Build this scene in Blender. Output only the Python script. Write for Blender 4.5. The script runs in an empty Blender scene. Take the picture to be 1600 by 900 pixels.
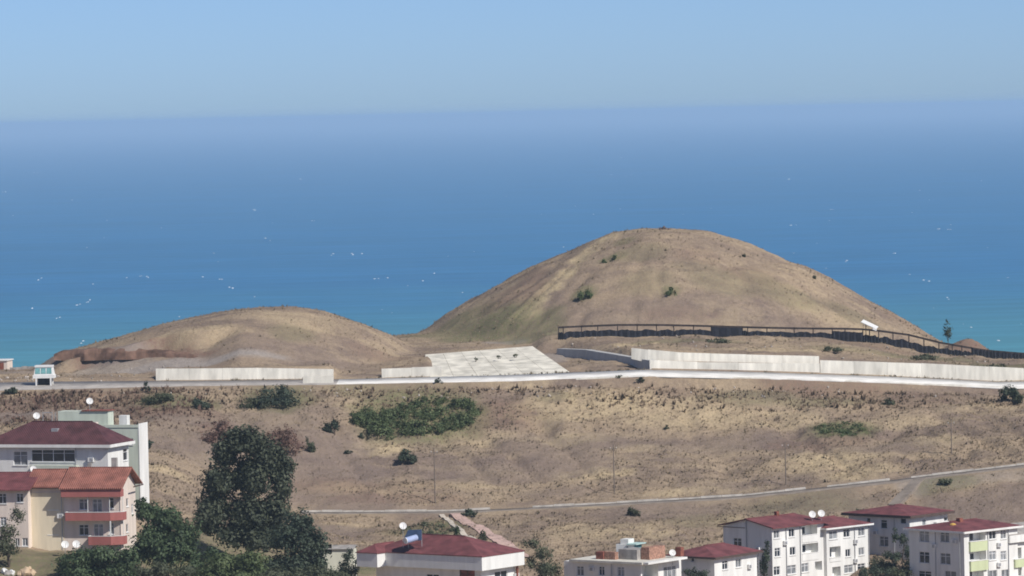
import bpy, bmesh, math, random
import numpy as np
from mathutils import Vector, Matrix, Euler

random.seed(7)
RNG = np.random.default_rng(11)
SC = bpy.context.scene
COL = SC.collection
R = math.radians

# ------------------------------------------------------------------ camera
H = 125.0                       # camera height above the sea, metres
FPX = 7611.0                    # focal length in pixels of the 1600 px wide photograph
PITCH, ROLL = 2.06, 1.25
cam_data = bpy.data.cameras.new('camera')
cam = bpy.data.objects.new('camera', cam_data)
COL.objects.link(cam)
cam_data.sensor_width = 36.0
cam_data.lens = 36.0 * FPX / 1600.0
cam_data.clip_start = 1.0
cam_data.clip_end = 600000.0
CAMROT = Euler((R(90 - PITCH), 0, 0)).to_matrix() @ Matrix.Rotation(R(-ROLL), 3, 'Z')
cam.matrix_world = Matrix.Translation((0, 0, H)) @ CAMROT.to_4x4()
SC.camera = cam

# ------------------------------------------------------------------ sky, sun, exposure
SUN_AZ, SUN_EL = 132.0, 42.0    # azimuth clockwise from +Y
world = bpy.data.worlds.new('World')
SC.world = world
world.use_nodes = True
wn = world.node_tree.nodes
wl = world.node_tree.links
wn.clear()
sky = wn.new('ShaderNodeTexSky')
sky.sky_type = 'NISHITA'
sky.sun_disc = False
sky.sun_elevation = R(SUN_EL)
sky.sun_rotation = R(SUN_AZ)
sky.altitude = 0.0
sky.air_density = 0.39
sky.dust_density = 0.40
sky.ozone_density = 6.0
bgn = wn.new('ShaderNodeBackground')
bgn.inputs['Strength'].default_value = 0.081
won = wn.new('ShaderNodeOutputWorld')
wl.new(sky.outputs[0], bgn.inputs[0])
wl.new(bgn.outputs[0], won.inputs[0])

sun_data = bpy.data.lights.new('sun', 'SUN')
sun_data.energy = 3.15
sun_data.angle = R(0.55)
sun_data.color = (1.0, 0.95, 0.88)
sun = bpy.data.objects.new('sun', sun_data)
COL.objects.link(sun)
SUNDIR = Vector((math.sin(R(SUN_AZ)) * math.cos(R(SUN_EL)), math.cos(R(SUN_AZ)) * math.cos(R(SUN_EL)), math.sin(R(SUN_EL))))
sun.rotation_euler = SUNDIR.to_track_quat('Z', 'Y').to_euler()
sun.location = (200, 600, 400)

SC.view_settings.view_transform = 'Standard'
SC.view_settings.look = 'None'
SC.view_settings.exposure = 0.5
SC.view_settings.gamma = 1.0
SC.view_settings.use_curve_mapping = False
SC.render.engine = 'CYCLES'
SC.cycles.use_denoising = True
SC.cycles.filter_width = 1.8
SC.cycles.max_bounces = 6
SC.cycles.diffuse_bounces = 3
SC.cycles.glossy_bounces = 2
SC.cycles.transmission_bounces = 2
SC.cycles.volume_bounces = 1
SC.cycles.caustics_reflective = False
SC.cycles.caustics_refractive = False

# ------------------------------------------------------------------ pixel <-> world helpers (used once, to place things in the world)
def ray(px, py):
    d = CAMROT @ Vector(((px - 800) / FPX, -(py - 450) / FPX, -1.0))
    return d / d.y
def at(px, py, Y):
    d = ray(px, py)
    return Vector((d.x * Y, Y, H + d.z * Y))
def xat(px, Y, py=600):
    return at(px, py, Y).x

# ------------------------------------------------------------------ materials
MATS = {}
def mat(name, c, rough=0.8, var=0.12, scale=1.5, spec=0.3, bump=0.0, bscale=8.0, streak=False, metal=0.0, objvar=0.0):
    if name in MATS: return MATS[name]
    m = bpy.data.materials.new(name); m.use_nodes = True
    nt = m.node_tree; n = nt.nodes; l = nt.links
    b = n['Principled BSDF']
    b.inputs['Roughness'].default_value = rough
    b.inputs['Specular IOR Level'].default_value = spec
    b.inputs['Metallic'].default_value = metal
    tc = n.new('ShaderNodeTexCoord')
    mp = n.new('ShaderNodeMapping')
    if streak: mp.inputs['Scale'].default_value = (2.2, 2.2, 0.35)
    l.new(tc.outputs['Object'], mp.inputs[0])
    no = n.new('ShaderNodeTexNoise'); no.inputs['Scale'].default_value = scale; no.inputs['Detail'].default_value = 5
    l.new(mp.outputs[0], no.inputs['Vector'])
    rmp = n.new('ShaderNodeMapRange')
    rmp.inputs['From Min'].default_value = 0.3; rmp.inputs['From Max'].default_value = 0.7
    rmp.inputs['To Min'].default_value = 1 - var * 1.6; rmp.inputs['To Max'].default_value = 1 + var * 0.7
    l.new(no.outputs['Fac'], rmp.inputs['Value'])
    val = rmp.outputs[0]
    if objvar:
        oi = n.new('ShaderNodeObjectInfo')
        r2 = n.new('ShaderNodeMapRange'); r2.inputs['To Min'].default_value = 1 - objvar; r2.inputs['To Max'].default_value = 1 + objvar * 0.5
        l.new(oi.outputs['Random'], r2.inputs['Value'])
        mm = n.new('ShaderNodeMath'); mm.operation = 'MULTIPLY'
        l.new(val, mm.inputs[0]); l.new(r2.outputs[0], mm.inputs[1]); val = mm.outputs[0]
    mx = n.new('ShaderNodeVectorMath'); mx.operation = 'SCALE'
    mx.inputs[0].default_value = c
    l.new(val, mx.inputs['Scale'])
    l.new(mx.outputs[0], b.inputs['Base Color'])
    if bump:
        nb = n.new('ShaderNodeTexNoise'); nb.inputs['Scale'].default_value = bscale; nb.inputs['Detail'].default_value = 4
        l.new(tc.outputs['Object'], nb.inputs['Vector'])
        bp = n.new('ShaderNodeBump'); bp.inputs['Strength'].default_value = bump; bp.inputs['Distance'].default_value = 0.1
        l.new(nb.outputs['Fac'], bp.inputs['Height']); l.new(bp.outputs[0], b.inputs['Normal'])
    MATS[name] = m
    return m

def foliage_mat(name, dark, light, rough=0.6, trans=0.25):
    if name in MATS: return MATS[name]
    m = bpy.data.materials.new(name); m.use_nodes = True
    nt = m.node_tree; n = nt.nodes; l = nt.links
    b = n['Principled BSDF']
    b.inputs['Roughness'].default_value = rough
    b.inputs['Specular IOR Level'].default_value = 0.25
    a = n.new('ShaderNodeAttribute'); a.attribute_name = 'tint'
    mx = n.new('ShaderNodeMix'); mx.data_type = 'RGBA'
    mx.inputs[6].default_value = (*dark, 1); mx.inputs[7].default_value = (*light, 1)
    l.new(a.outputs['Fac'], mx.inputs[0])
    l.new(mx.outputs[2], b.inputs['Base Color'])
    t = n.new('ShaderNodeBsdfTranslucent')
    l.new(mx.outputs[2], t.inputs[0])
    ms = n.new('ShaderNodeMixShader'); ms.inputs[0].default_value = trans
    l.new(b.outputs[0], ms.inputs[1]); l.new(t.outputs[0], ms.inputs[2])
    l.new(ms.outputs[0], n['Material Output'].inputs[0])
    MATS[name] = m
    return m

# ------------------------------------------------------------------ object helpers
def tag(o, label=None, cat=None, group=None, kind=None):
    if label: o['label'] = label
    if cat: o['category'] = cat
    if group: o['group'] = group
    if kind: o['kind'] = kind
    return o
def empty(name, loc, rz=0.0):
    o = bpy.data.objects.new(name, None)
    o.empty_display_size = 0.5
    COL.objects.link(o); o.location = loc; o.rotation_euler = (0, 0, rz)
    return o
def link(name, me, parent=None, loc=None):
    o = bpy.data.objects.new(name, me)
    COL.objects.link(o)
    if parent is not None: o.parent = parent
    if loc is not None: o.location = loc
    return o
def np_mesh(name, V, F, m, attr=None, smooth=False):
    """V (n,3), F (k,3|4) arrays -> mesh"""
    me = bpy.data.meshes.new(name)
    V = np.asarray(V, dtype=np.float32); F = np.asarray(F, dtype=np.int32)
    k = F.shape[1]
    me.vertices.add(len(V)); me.vertices.foreach_set('co', V.ravel())
    me.loops.add(F.size); me.loops.foreach_set('vertex_index', F.ravel())
    me.polygons.add(len(F)); me.polygons.foreach_set('loop_start', np.arange(0, F.size, k, dtype=np.int32))
    try: me.polygons.foreach_set('loop_total', np.full(len(F), k, dtype=np.int32))
    except Exception: pass
    me.update(calc_edges=True)
    if attr:
        for an, (kind, dom, data) in attr.items():
            at_ = me.attributes.new(an, kind, dom)
            at_.data.foreach_set('color' if kind == 'FLOAT_COLOR' else 'value', np.asarray(data, dtype=np.float32).ravel())
    if smooth: me.polygons.foreach_set('use_smooth', np.ones(len(F), dtype=bool))
    if m: me.materials.append(m)
    return me

class MB:
    """collects boxes, bars and tubes into one mesh"""
    def __init__(s): s.v = []; s.f = []
    def add(s, V, F):
        k = len(s.v); s.v += [tuple(p) for p in V]; s.f += [tuple(i + k for i in q) for q in F]; return s
    def box(s, x0, x1, y0, y1, z0, z1):
        V = [(x, y, z) for z in (z0, z1) for x, y in ((x0, y0), (x1, y0), (x1, y1), (x0, y1))]
        return s.add(V, [(3, 2, 1, 0), (4, 5, 6, 7), (0, 1, 5, 4), (1, 2, 6, 5), (2, 3, 7, 6), (3, 0, 4, 7)])
    def bar(s, a, b, w, h=None):
        a = Vector(a); b = Vector(b); h = h or w
        d = (b - a).normalized()
        up = Vector((0, 0, 1)) if abs(d.z) < 0.95 else Vector((1, 0, 0))
        sx = d.cross(up).normalized() * (w / 2); sy = sx.cross(d).normalized() * (h / 2)
        V = [p + i * sx + j * sy for p in (a, b) for i, j in ((-1, -1), (1, -1), (1, 1), (-1, 1))]
        return s.add(V, [(3, 2, 1, 0), (4, 5, 6, 7), (0, 1, 5, 4), (1, 2, 6, 5), (2, 3, 7, 6), (3, 0, 4, 7)])
    def tube(s, a, b, r0, r1=None, n=8, caps=True):
        a = Vector(a); b = Vector(b); r1 = r0 if r1 is None else r1
        d = (b - a).normalized()
        up = Vector((0, 0, 1)) if abs(d.z) < 0.95 else Vector((1, 0, 0))
        sx = d.cross(up).normalized(); sy = sx.cross(d).normalized()
        V = []
        for p, r in ((a, r0), (b, r1)):
            for i in range(n):
                t = 2 * math.pi * i / n
                V.append(p + sx * (r * math.cos(t)) + sy * (r * math.sin(t)))
        F = [(i, (i + 1) % n, n + (i + 1) % n, n + i) for i in range(n)]
        if caps: F += [tuple(range(n - 1, -1, -1)), tuple(range(n, 2 * n))]
        return s.add(V, F)
    def prism(s, poly, z0, z1):
        n = len(poly)
        V = [(x, y, z0) for x, y in poly] + [(x, y, z1) for x, y in poly]
        F = [(i, (i + 1) % n, n + (i + 1) % n, n + i) for i in range(n)] + [tuple(range(n - 1, -1, -1)), tuple(range(n, 2 * n))]
        return s.add(V, F)
    def mesh(s, name, m):
        me = bpy.data.meshes.new(name); me.from_pydata(s.v, [], s.f); me.update()
        if m: me.materials.append(m)
        return me
    def build(s, name, m, parent=None, loc=None):
        return link(name, s.mesh(name, m), parent, loc)

# ------------------------------------------------------------------ noise
def vnoise(x, y, seed=0):
    xi = np.floor(x).astype(np.int64); yi = np.floor(y).astype(np.int64)
    fx = x - xi; fy = y - yi
    fx = fx * fx * (3 - 2 * fx); fy = fy * fy * (3 - 2 * fy)
    def h(a, b):
        n = (a * 374761393 + b * 668265263 + seed * 1442695041) & 0xffffffff
        n = ((n ^ (n >> 13)) * 1274126177) & 0xffffffff
        n = n ^ (n >> 16)
        return (n & 0xffff) / 65535.0
    return (h(xi, yi) * (1 - fx) + h(xi + 1, yi) * fx) * (1 - fy) + (h(xi, yi + 1) * (1 - fx) + h(xi + 1, yi + 1) * fx) * fy
def fbm(x, y, seed=0, o=4):
    s = 0; a = 0.5; t = 0
    for i in range(o):
        s = s + a * vnoise(x * 2 ** i, y * 2 ** i, seed + i * 17); t += a; a *= 0.5
    return s / t

# ------------------------------------------------------------------ terrain (heights below are relative to the camera)
ROWS = [
    (-200, [(0, 4)]), (-30, [(0, -1.8)]), (10, [(0, -2.2)]), (45, [(0, -14)]), (150, [(0, -36)]), (300, [(0, -64)]), (450, [(0, -79)]),
    (560, [(-78, -73), (-53, -74), (-24, -76), (0, -77), (78, -77)]),
    (620, [(-78, -64.4), (-53, -66.5), (-39, -68), (-24, -70), (0, -71), (78, -71.5)]),
    (655, [(-78, -58.9), (-60, -59.2), (-50, -61.5), (-39, -64), (-24, -67.5), (0, -69), (78, -69.8)]),
    (692, [(-78, -54.3), (-66, -54.3), (-53, -56), (-39, -60.5), (-24, -63.8), (0, -65.5), (20, -66.6), (34, -69), (78, -69.3)]),
    (712, [(-78, -51.6), (-66, -51.6), (-53, -53.6), (-39, -58.6), (-24, -62.3), (0, -63.3), (20, -63.6), (36, -65.6), (60, -65.6), (78, -64)]),
    (735.5, [(-78, -49), (-66, -49), (-53, -51.6), (-43, -56.6), (-34, -60.0), (-24, -60.2), (-10, -60.4), (10, -59.9), (34, -59.1), (58, -57.1), (78, -55.2)]),
    (739.5, [(-78, -48.8), (-66, -48.8), (-53, -51.4), (-43, -56.4), (-34, -59.9), (-24, -60.1), (-10, -60.3), (10, -59.8), (34, -58.9), (58, -56.9), (78, -55.0)]),
    (770, [(-78, -46.3), (-66, -46.3), (-53, -47.4), (-39, -49.6), (-24, -51.6), (-10, -52.2), (10, -52.4), (34, -52.2), (58, -51.6), (78, -51.0)]),
    (786, [(-78, -44.6), (-53, -44.8), (-24, -46.0), (0, -46.4), (21, -46.6), (40, -47.2), (62, -47.8), (80, -48.3)]),
    (791.5, [(-78, -43.8), (-53, -43.7), (-28, -44.2), (0, -44.6), (21, -45.0), (40, -45.8), (62, -46.8), (80, -47.6)]),
    (792.5, [(-78, -43.5), (-53, -43.4), (-28, -43.7), (0, -43.7), (21, -43.2), (40, -44.0), (62, -45.2), (80, -46.5)]),
    (807.5, [(-78, -42.9), (-53, -43.3), (-28, -43.6), (0, -43.5), (21, -43.1), (40, -43.9), (62, -45.1), (80, -46.4)]),
    (808.6, [(-78, -42.7), (-60, -42.7), (-58, -41.5), (-31, -41.4), (-29, -43.0), (-22.2, -43.2), (-21, -42.7), (-14.2, -42.7), (-13.4, -43.5), (0, -42.2), (23.6, -41.75), (51, -42.9), (62, -43.6), (80, -44.9)]),
    (809.9, [(-78, -42.7), (-60, -42.7), (-58, -41.5), (-31, -41.4), (-29, -43.0), (-22.2, -43.2), (-21, -42.7), (-14.2, -42.7), (-13.4, -43.5), (0, -42.2), (23.6, -41.75), (51, -42.9), (62, -43.6), (80, -44.9)]),
    (811.2, [(-78, -42.6), (-60, -42.6), (-58, -41.4), (-31, -41.3), (-29, -42.9), (-22, -43.0), (-21, -42.4), (-14.2, -42.4), (-13.4, -43.4), (0, -41.6), (21.5, -41.2), (23.2, -39.95), (50, -41.8), (52, -42.8), (62, -43.5), (80, -44.8)]),
    (828, [(-78, -42.8), (-62, -42.4), (-55, -41.6), (-35, -41.3), (-24, -41.8), (-15, -41.2), (-13, -41.7), (2, -40.6), (8, -40.3), (14, -39.6), (30, -39.2), (54, -41.0), (66, -42.8), (84, -44.6)]),
    (838, [(-78, -42.8), (-62, -42.2), (-55, -41.5), (-35, -41.0), (-24, -41.3), (-14, -40.9), (3, -40.9), (5.5, -39.2), (10, -38.7), (33, -38.9), (55, -39.9), (60.5, -40.8), (71, -42.9), (88, -44.8)]),
    (870, [(-90, -44.4), (-68, -43.6), (-55, -41.2), (-35, -40.6), (-18, -39.5), (0, -39.3), (40, -40.0), (75, -43.5), (92, -46.5)]),
    (900, [(-90, -46.5), (-68, -45.5), (-55, -43), (-20, -40.8), (40, -41), (75, -45), (92, -47.0)]),
    (935, [(-90, -49), (-20, -47), (40, -47), (92, -52)]),
    (1010, [(0, -82)]), (1110, [(0, -131)]), (1200, [(0, -140)]),
]
RY = np.array([r[0] for r in ROWS], dtype=float)
CB = (28.0, 888.0); CS = (-39.5, 848.0)
def prof(pts, Y, X0, zb):
    o = []
    for px, py in pts:
        p = at(px, py, Y); o.append((p.x - X0, p.z - H - zb))
    return o
BIGP = [(600, 552), (650, 527), (700, 490), (760, 455), (830, 415), (870, 400), (930, 372), (960, 360.5), (1000, 357.5), (1040, 356.5), (1080, 358), (1110, 361), (1170, 380),
        (1230, 408), (1258, 415), (1280, 425), (1340, 460), (1400, 492), (1450, 522), (1495, 550), (1540, 580)]
SMALP = [(30, 592), (86, 557), (160, 534), (250, 507), (350, 487), (400, 482), (450, 480), (480, 481), (510, 486), (560, 503), (610, 524), (650, 547), (690, 570)]
BZ = -60.0
bp_ = np.array(prof(BIGP, CB[1], CB[0], 0)); sp_ = np.array(prof(SMALP, CS[1], CS[0], 0))
def radial(X, Y, c, P, ky):
    dx = X - c[0]; dy = (Y - c[1]) * ky
    r = np.sqrt(dx * dx + dy * dy) + 1e-6
    def ext(a, rr):      # profile, extended downwards with its last slope
        z = np.interp(rr, a[:, 0], a[:, 1])
        s = (a[-1, 1] - a[-2, 1]) / (a[-1, 0] - a[-2, 0])
        return np.where(rr > a[-1, 0], a[-1, 1] + s * (rr - a[-1, 0]), z)
    Rt = P[P[:, 0] >= 0]; Rt = np.vstack([[0, np.interp(0, P[:, 0], P[:, 1])], Rt])
    Lf = P[P[:, 0] < 0][::-1].copy(); Lf[:, 0] *= -1; Lf = np.vstack([[0, np.interp(0, P[:, 0], P[:, 1])], Lf])
    w = 0.5 + 0.5 * dx / r; w = w * w * (3 - 2 * w)
    return ext(Lf, r) * (1 - w) + ext(Rt, r) * w
def smax(a, b, k):
    d = np.clip(0.5 + 0.5 * (a - b) / k, 0, 1)
    return b * (1 - d) + a * d + k * d * (1 - d)
def base(X, Y):
    Z = np.stack([np.interp(X, [p[0] for p in r[1]], [p[1] for p in r[1]]) for r in ROWS], 0)
    i = np.clip(np.searchsorted(RY, Y) - 1, 0, len(RY) - 2)
    t = np.clip((Y - RY[i]) / (RY[i + 1] - RY[i]), 0, 1)
    ii = np.arange(X.size)
    z = Z[i, ii] * (1 - t) + Z[i + 1, ii] * t
    # the ramp cutting, held on its right by the return wall
    xw = np.interp(Y, [807.5, 826, 833, 840], [22.7, 12.35, 7.6, 5.0]) + 0.75
    low = np.interp(Y, [806, 838], [-43.6, -41.1])
    inr = (Y > 807.6) & (Y < 838) & (X > -13.2)
    k = np.clip((X - xw) / np.interp(Y, [808, 812, 826], [0.3, 0.6, 3.5]), 0, 1)
    return np.where(inr, low * (1 - k) + z * k, z)
def T(X, Y, rough=True):
    X = np.atleast_1d(np.asarray(X, float)); Y = np.atleast_1d(np.asarray(Y, float))
    sh = X.shape; X = X.ravel(); Y = Y.ravel()
    z = base(X, Y)
    big = radial(X, Y, CB, bp_, 1.02)
    sm = radial(X, Y, CS, sp_, 0.92)
    # cut bank on the left foot of the small mound
    yc = 829.0 + 1.2 * np.sin(X * 0.5)
    sm = sm - 2.2 * np.clip((yc - Y) / 0.9, 0, 1) * np.clip((-46 - X) / 6, 0, 1)
    front = np.clip((Y - 809.5) / 2.0, 0, 1)
    zm = smax(big, z, 1.2); zm = smax(sm, zm, 0.8)
    z = z * (1 - front) + np.maximum(zm, z) * front
    # little spoil heap behind the railing at the right
    z = z + 2.7 * np.exp(-((X - 79.9) / 3.6) ** 2 - ((Y - 852) / 4.0) ** 2)
    if rough:
        road = ((Y > 790) & (Y < 811)) | ((Y > 734) & (Y < 741)) | ((X > -15) & (X < 9) & (Y > 805) & (Y < 836))
        far = np.where((Y > 600) & (Y < 1000), 1.0, 0.3)
        amp = np.where(road, 0.0, 1.0) * far
        dm = np.minimum(np.hypot(X - CB[0], Y - CB[1]) / 48, np.hypot(X - CS[0], Y - CS[1]) / 33)
        k = np.clip((dm - 0.85) / 0.3, 0.5, 1)
        z = z + amp * k * (1.5 * (fbm(X / 17, Y / 17, 3, 3) - 0.5) + 0.9 * (fbm(X / 4.0, Y / 4.0, 9, 3) - 0.5) + 0.35 * (vnoise(X / 1.1, Y / 1.1, 5) - 0.5))
        # erosion runnels on the field
        fld = np.clip((Y - 742) / 8, 0, 1) * np.clip((788 - Y) / 10, 0, 1)
        g = np.abs(fbm(X / 9 + 0.3 * Y / 9, Y / 40, 31, 3) - 0.5)
        z = z - fld * 0.7 * np.clip(1 - g / 0.06, 0, 1)
        # runnels on the great mound
        th = np.arctan2(Y - CB[1], X - CB[0])
        rr = np.hypot(X - CB[0], Y - CB[1])
        gm = np.abs(fbm(th * 9, rr / 30, 77, 3) - 0.5)
        z = z - np.clip((rr - 10) / 15, 0, 1) * np.clip((46 - rr) / 6, 0, 1) * 0.55 * np.clip(1 - gm / 0.07, 0, 1)
    return z.reshape(sh)
def ground(x, y):
    return float(T(np.array([x]), np.array([y]))[0]) + H
YS = np.arange(560, 960, 0.4)
def hit(px, py, ymin=560):
    d = ray(px, py)
    Y = YS[YS >= ymin]
    below = d.z * Y < T(d.x * Y, Y)
    if not below.any(): i = len(Y) - 1
    else: i = int(np.argmax(below))
    y = Y[i]
    return Vector((d.x * y, y, ground(d.x * y, y)))
# ------------------------------------------------------------------ ground mesh with cover attributes
xs = np.unique(np.concatenate([np.linspace(-2500, -160, 30), np.linspace(-160, -106, 20), np.arange(-106, 106.1, 0.8), np.linspace(106, 160, 20), np.linspace(160, 2500, 30)]).round(3))
ys = np.unique(np.concatenate([np.linspace(-200, 560, 50), np.linspace(560, 630, 30), np.arange(630, 905, 0.8), np.linspace(905, 960, 30), np.linspace(960, 1200, 20)]).round(3))
GX, GY = np.meshgrid(xs, ys)
gx = GX.ravel(); gy = GY.ravel()
gz = T(gx, gy)
def blob(p, rx, ry, rot=0.0):
    dx = gxx - p.x; dy = gyy - p.y
    c, s = math.cos(rot), math.sin(rot)
    u = (dx * c + dy * s) / rx; v = (-dx * s + dy * c) / ry
    n = fbm(gxx / 3.0, gyy / 3.0, 51, 3)
    return np.clip(1.6 - (u * u + v * v) * (0.55 + 0.9 * n), 0, 1)
# (px, py, half width m, half depth m, amount)
GREEN = [(1000, 395, 5, 3, .3), (1130, 440, 6, 4, .3), (1230, 460, 6, 4, .35), (1010, 440, 5, 4, .25), (1330, 490, 5, 3, .3), (300, 880, 10, 12, .9), (60, 888, 9, 8, .7), (520, 880, 7, 8, .8), (655, 650, 10, 10, .8), (435, 622, 6, 6, .7), (255, 625, 5, 5, .7), (310, 630, 3.5, 3, .6), (1318, 672, 5.5, 4.5, .9), (660, 832, 5, 5, .8), (690, 822, 4, 5, .8), (760, 518, 9, 7, .75),
         (700, 518, 8, 6, .6), (830, 520, 6, 6, .6), (912, 458, 2.2, 2.2, .7), (1048, 455, 1.6, 1.6, .6), (958, 402, 2.5, 1.6, .6), (975, 378, 2, 1.5, .5), (1300, 545, 6, 3, .3), (1450, 562, 9, 3, .55), (1560, 572, 8, 3, .6),
         (1200, 445, 5, 4, .25), (455, 520, 4, 4, .35), (1090, 420, 4, 3, .2), (1080, 530, 9, 2, .45), (1180, 620, 8, 3, .4), (1290, 628, 7, 2, .45), (560, 612, 5, 3, .4), (870, 620, 3, 2, .3), (120, 880, 12, 8, .5), (420, 880, 14, 14, .6), (1480, 755, 5, 3, .5), (1250, 790, 9, 4, .35), (1100, 815, 6, 4, .3)]
RED = [(1090, 400, 4, 3, .3), (1180, 430, 5, 3, .3), (1060, 490, 7, 2, .3), (820, 455, 4, 5, .45), (780, 470, 4, 5, .4), (1530, 545, 5, 4, .8), (120, 625, 13, 5, .7), (230, 640, 8, 4, .8), (30, 640, 10, 5, .6), (290, 640, 6, 4, .5), (350, 672, 4, 4, .6), (440, 690, 4, 4, .6), (785, 650, 6, 6, .6), (110, 553, 4, 2.5, 1), (150, 551, 4, 2.2, 1), (190, 550, 4, 2, 1), (230, 551, 4, 1.8, 1), (270, 553, 4, 1.6, 1), (305, 556, 4, 1.2, .9), (1290, 612, 11, 3, .6), (1420, 625, 8, 4, .4), (600, 560, 6, 3, .4),
       (1360, 540, 7, 2.5, .5), (700, 610, 10, 2, .3), (860, 388, 3, 8, .4), (830, 430, 2.5, 6, .35), (1420, 505, 5, 6, .35), (1280, 690, 8, 4, .45), (560, 760, 14, 3, .4), (620, 780, 10, 2, .5), (1010, 610, 10, 2, .3)]
BARE = [(300, 690, 9, 10, .7), (420, 660, 10, 6, .6), (500, 690, 8, 8, .7), (530, 735, 9, 6, .7), (90, 655, 12, 4, .7), (270, 655, 8, 4, .7), (440, 775, 9, 4, .6), (830, 690, 6, 5, .5), (1180, 690, 9, 4, .5), (1400, 700, 8, 4, .5), (340, 720, 7, 7, .55), (470, 740, 7, 6, .6), (560, 790, 7, 4, .7), (540, 830, 4, 4, .8), (760, 740, 12, 5, .5), (880, 720, 7, 7, .6), (920, 690, 9, 4, .6), (1100, 700, 12, 4, .45), (1020, 800, 9, 5, .6), (1300, 790, 8, 4, .5), (1550, 790, 12, 6, .7), (1500, 820, 9, 6, .7), (280, 700, 6, 5, .5),
        (470, 640, 7, 3, .4), (1180, 760, 9, 3, .4), (860, 770, 6, 2, .4), (1000, 490, 14, 5, .4), (1150, 480, 10, 5, .25), (420, 545, 16, 5, .35), (640, 720, 7, 4, .3)]
GREY = [(330, 568, 12, 1.4, .95), (250, 572, 8, 2.5, .9), (180, 575, 7, 6, .6), (60, 578, 9, 6, .35), (790, 535, 4, 2, .6), (1550, 745, 9, 2, .4), (100, 645, 9, 3, .3), (860, 560, 3, 6, .7), (1430, 752, 3, 4, .6)]
PALE = [(930, 630, 10, 6, .8), (870, 640, 8, 5, .7), (1050, 650, 12, 6, .6), (590, 700, 5, 3, .9), (880, 690, 7, 2.5, .8), (930, 740, 6, 2.5, .8), (1100, 770, 10, 2, .7), (950, 790, 5, 2, .6), (1290, 720, 8, 5, .85), (1340, 740, 6, 4, .7), (1460, 690, 4, 3, .7), (250, 730, 4, 3, .7), (260, 680, 4, 3, .5), (330, 720, 5, 3, .5),
        (520, 600, 4, 2, .6), (1210, 660, 8, 4, .6), (1400, 660, 9, 3, .5), (560, 640, 4, 2, .5), (800, 600, 6, 2, .5), (740, 690, 7, 3, .5), (540, 825, 3, 4, .6), (980, 830, 7, 5, .6), (900, 830, 6, 5, .5), (1530, 640, 7, 3, .5), (1000, 540, 4, 2, .8), (1200, 545, 9, 2, .8), (1290, 548, 8, 2, .7), (700, 485, 3, 4, .4), (950, 372, 2, 3, .95), (925, 390, 2, 3, .95), (905, 408, 2, 3, .95), (885, 425, 2, 3, .95), (865, 445, 2.2, 3, .95), (845, 465, 2.2, 3, .95), (825, 485, 2.4, 3, .95), (1000, 362, 5, 2, .4), (1150, 500, 9, 3, .35), (1300, 495, 8, 3, .4), (480, 500, 8, 4, .3), (300, 520, 8, 4, .35), (1040, 640, 6, 2, .6), (1000, 700, 5, 1.6, .5), (700, 760, 9, 1.6, .4), (420, 655, 6, 2, .5)]
def cover(x, y):
    global gxx, gyy
    gxx, gyy = x, y
    out = []
    for L in (GREEN, RED, BARE, GREY, PALE):
        a = np.zeros_like(x)
        for px, py, rx, ry, am in L:
            p = HITS.setdefault((px, py), None) or hit(px, py)
            HITS[(px, py)] = p
            a = np.maximum(a, am * blob(p, rx, ry))
        out.append(a)
    return out
HITS = {}
green, red, bare, grey, pale = cover(gx, gy)
nx, ny = len(xs), len(ys)
idx = np.arange(nx * ny).reshape(ny, nx)
F = np.stack([idx[:-1, :-1].ravel(), idx[:-1, 1:].ravel(), idx[1:, 1:].ravel(), idx[1:, :-1].ravel()], 1)

gm = bpy.data.materials.new('dry_ground'); gm.use_nodes = True
nt = gm.node_tree; n = nt.nodes; l = nt.links
b = n['Principled BSDF']; b.inputs['Roughness'].default_value = 0.95; b.inputs['Specular IOR Level'].default_value = 0.1
tc = n.new('ShaderNodeTexCoord')
def tex(scale, det=6, rough=0.6, stretch=None):
    t = n.new('ShaderNodeTexNoise'); t.inputs['Scale'].default_value = scale; t.inputs['Detail'].default_value = det; t.inputs['Roughness'].default_value = rough
    if stretch:
        mp = n.new('ShaderNodeMapping'); mp.inputs['Scale'].default_value = stretch; l.new(tc.outputs['Object'], mp.inputs[0]); l.new(mp.outputs[0], t.inputs['Vector'])
    else: l.new(tc.outputs['Object'], t.inputs['Vector'])
    return t.outputs['Fac']
def rng(v, a, bb, c=0.0, d=1.0):
    m_ = n.new('ShaderNodeMapRange'); m_.inputs['From Min'].default_value = a; m_.inputs['From Max'].default_value = bb; m_.inputs['To Min'].default_value = c; m_.inputs['To Max'].default_value = d
    l.new(v, m_.inputs['Value']); return m_.outputs[0]
def mixc(fac, A, B):
    m_ = n.new('ShaderNodeMix'); m_.data_type = 'RGBA'
    l.new(fac, m_.inputs[0])
    for s_, v in ((6, A), (7, B)):
        if isinstance(v, tuple): m_.inputs[s_].default_value = (*v, 1)
        else: l.new(v, m_.inputs[s_])
    return m_.outputs[2]
def mul(a, bb):
    m_ = n.new('ShaderNodeMath'); m_.operation = 'MULTIPLY'; l.new(a, m_.inputs[0])
    if isinstance(bb, float): m_.inputs[1].default_value = bb
    else: l.new(bb, m_.inputs[1])
    return m_.outputs[0]
def attr(name):
    a = n.new('ShaderNodeAttribute'); a.attribute_name = name; return a.outputs['Fac']
SOIL = (0.222, 0.168, 0.134); STRAW = (0.37, 0.282, 0.192); PALEC = (0.53, 0.42, 0.26); REDC = (0.19, 0.115, 0.088); GREENC = (0.125, 0.14, 0.06); GREYC = (0.33, 0.29, 0.26); BAREC = (0.215, 0.166, 0.142)
big_n = tex(0.06, 5); mid_n = tex(0.35, 6); fine = tex(1.7, 8, 0.75, (1, 0.6, 1)); fine2 = tex(5.0, 6, 0.8)
c = mixc(rng(big_n, 0.40, 0.60), SOIL, STRAW)
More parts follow.
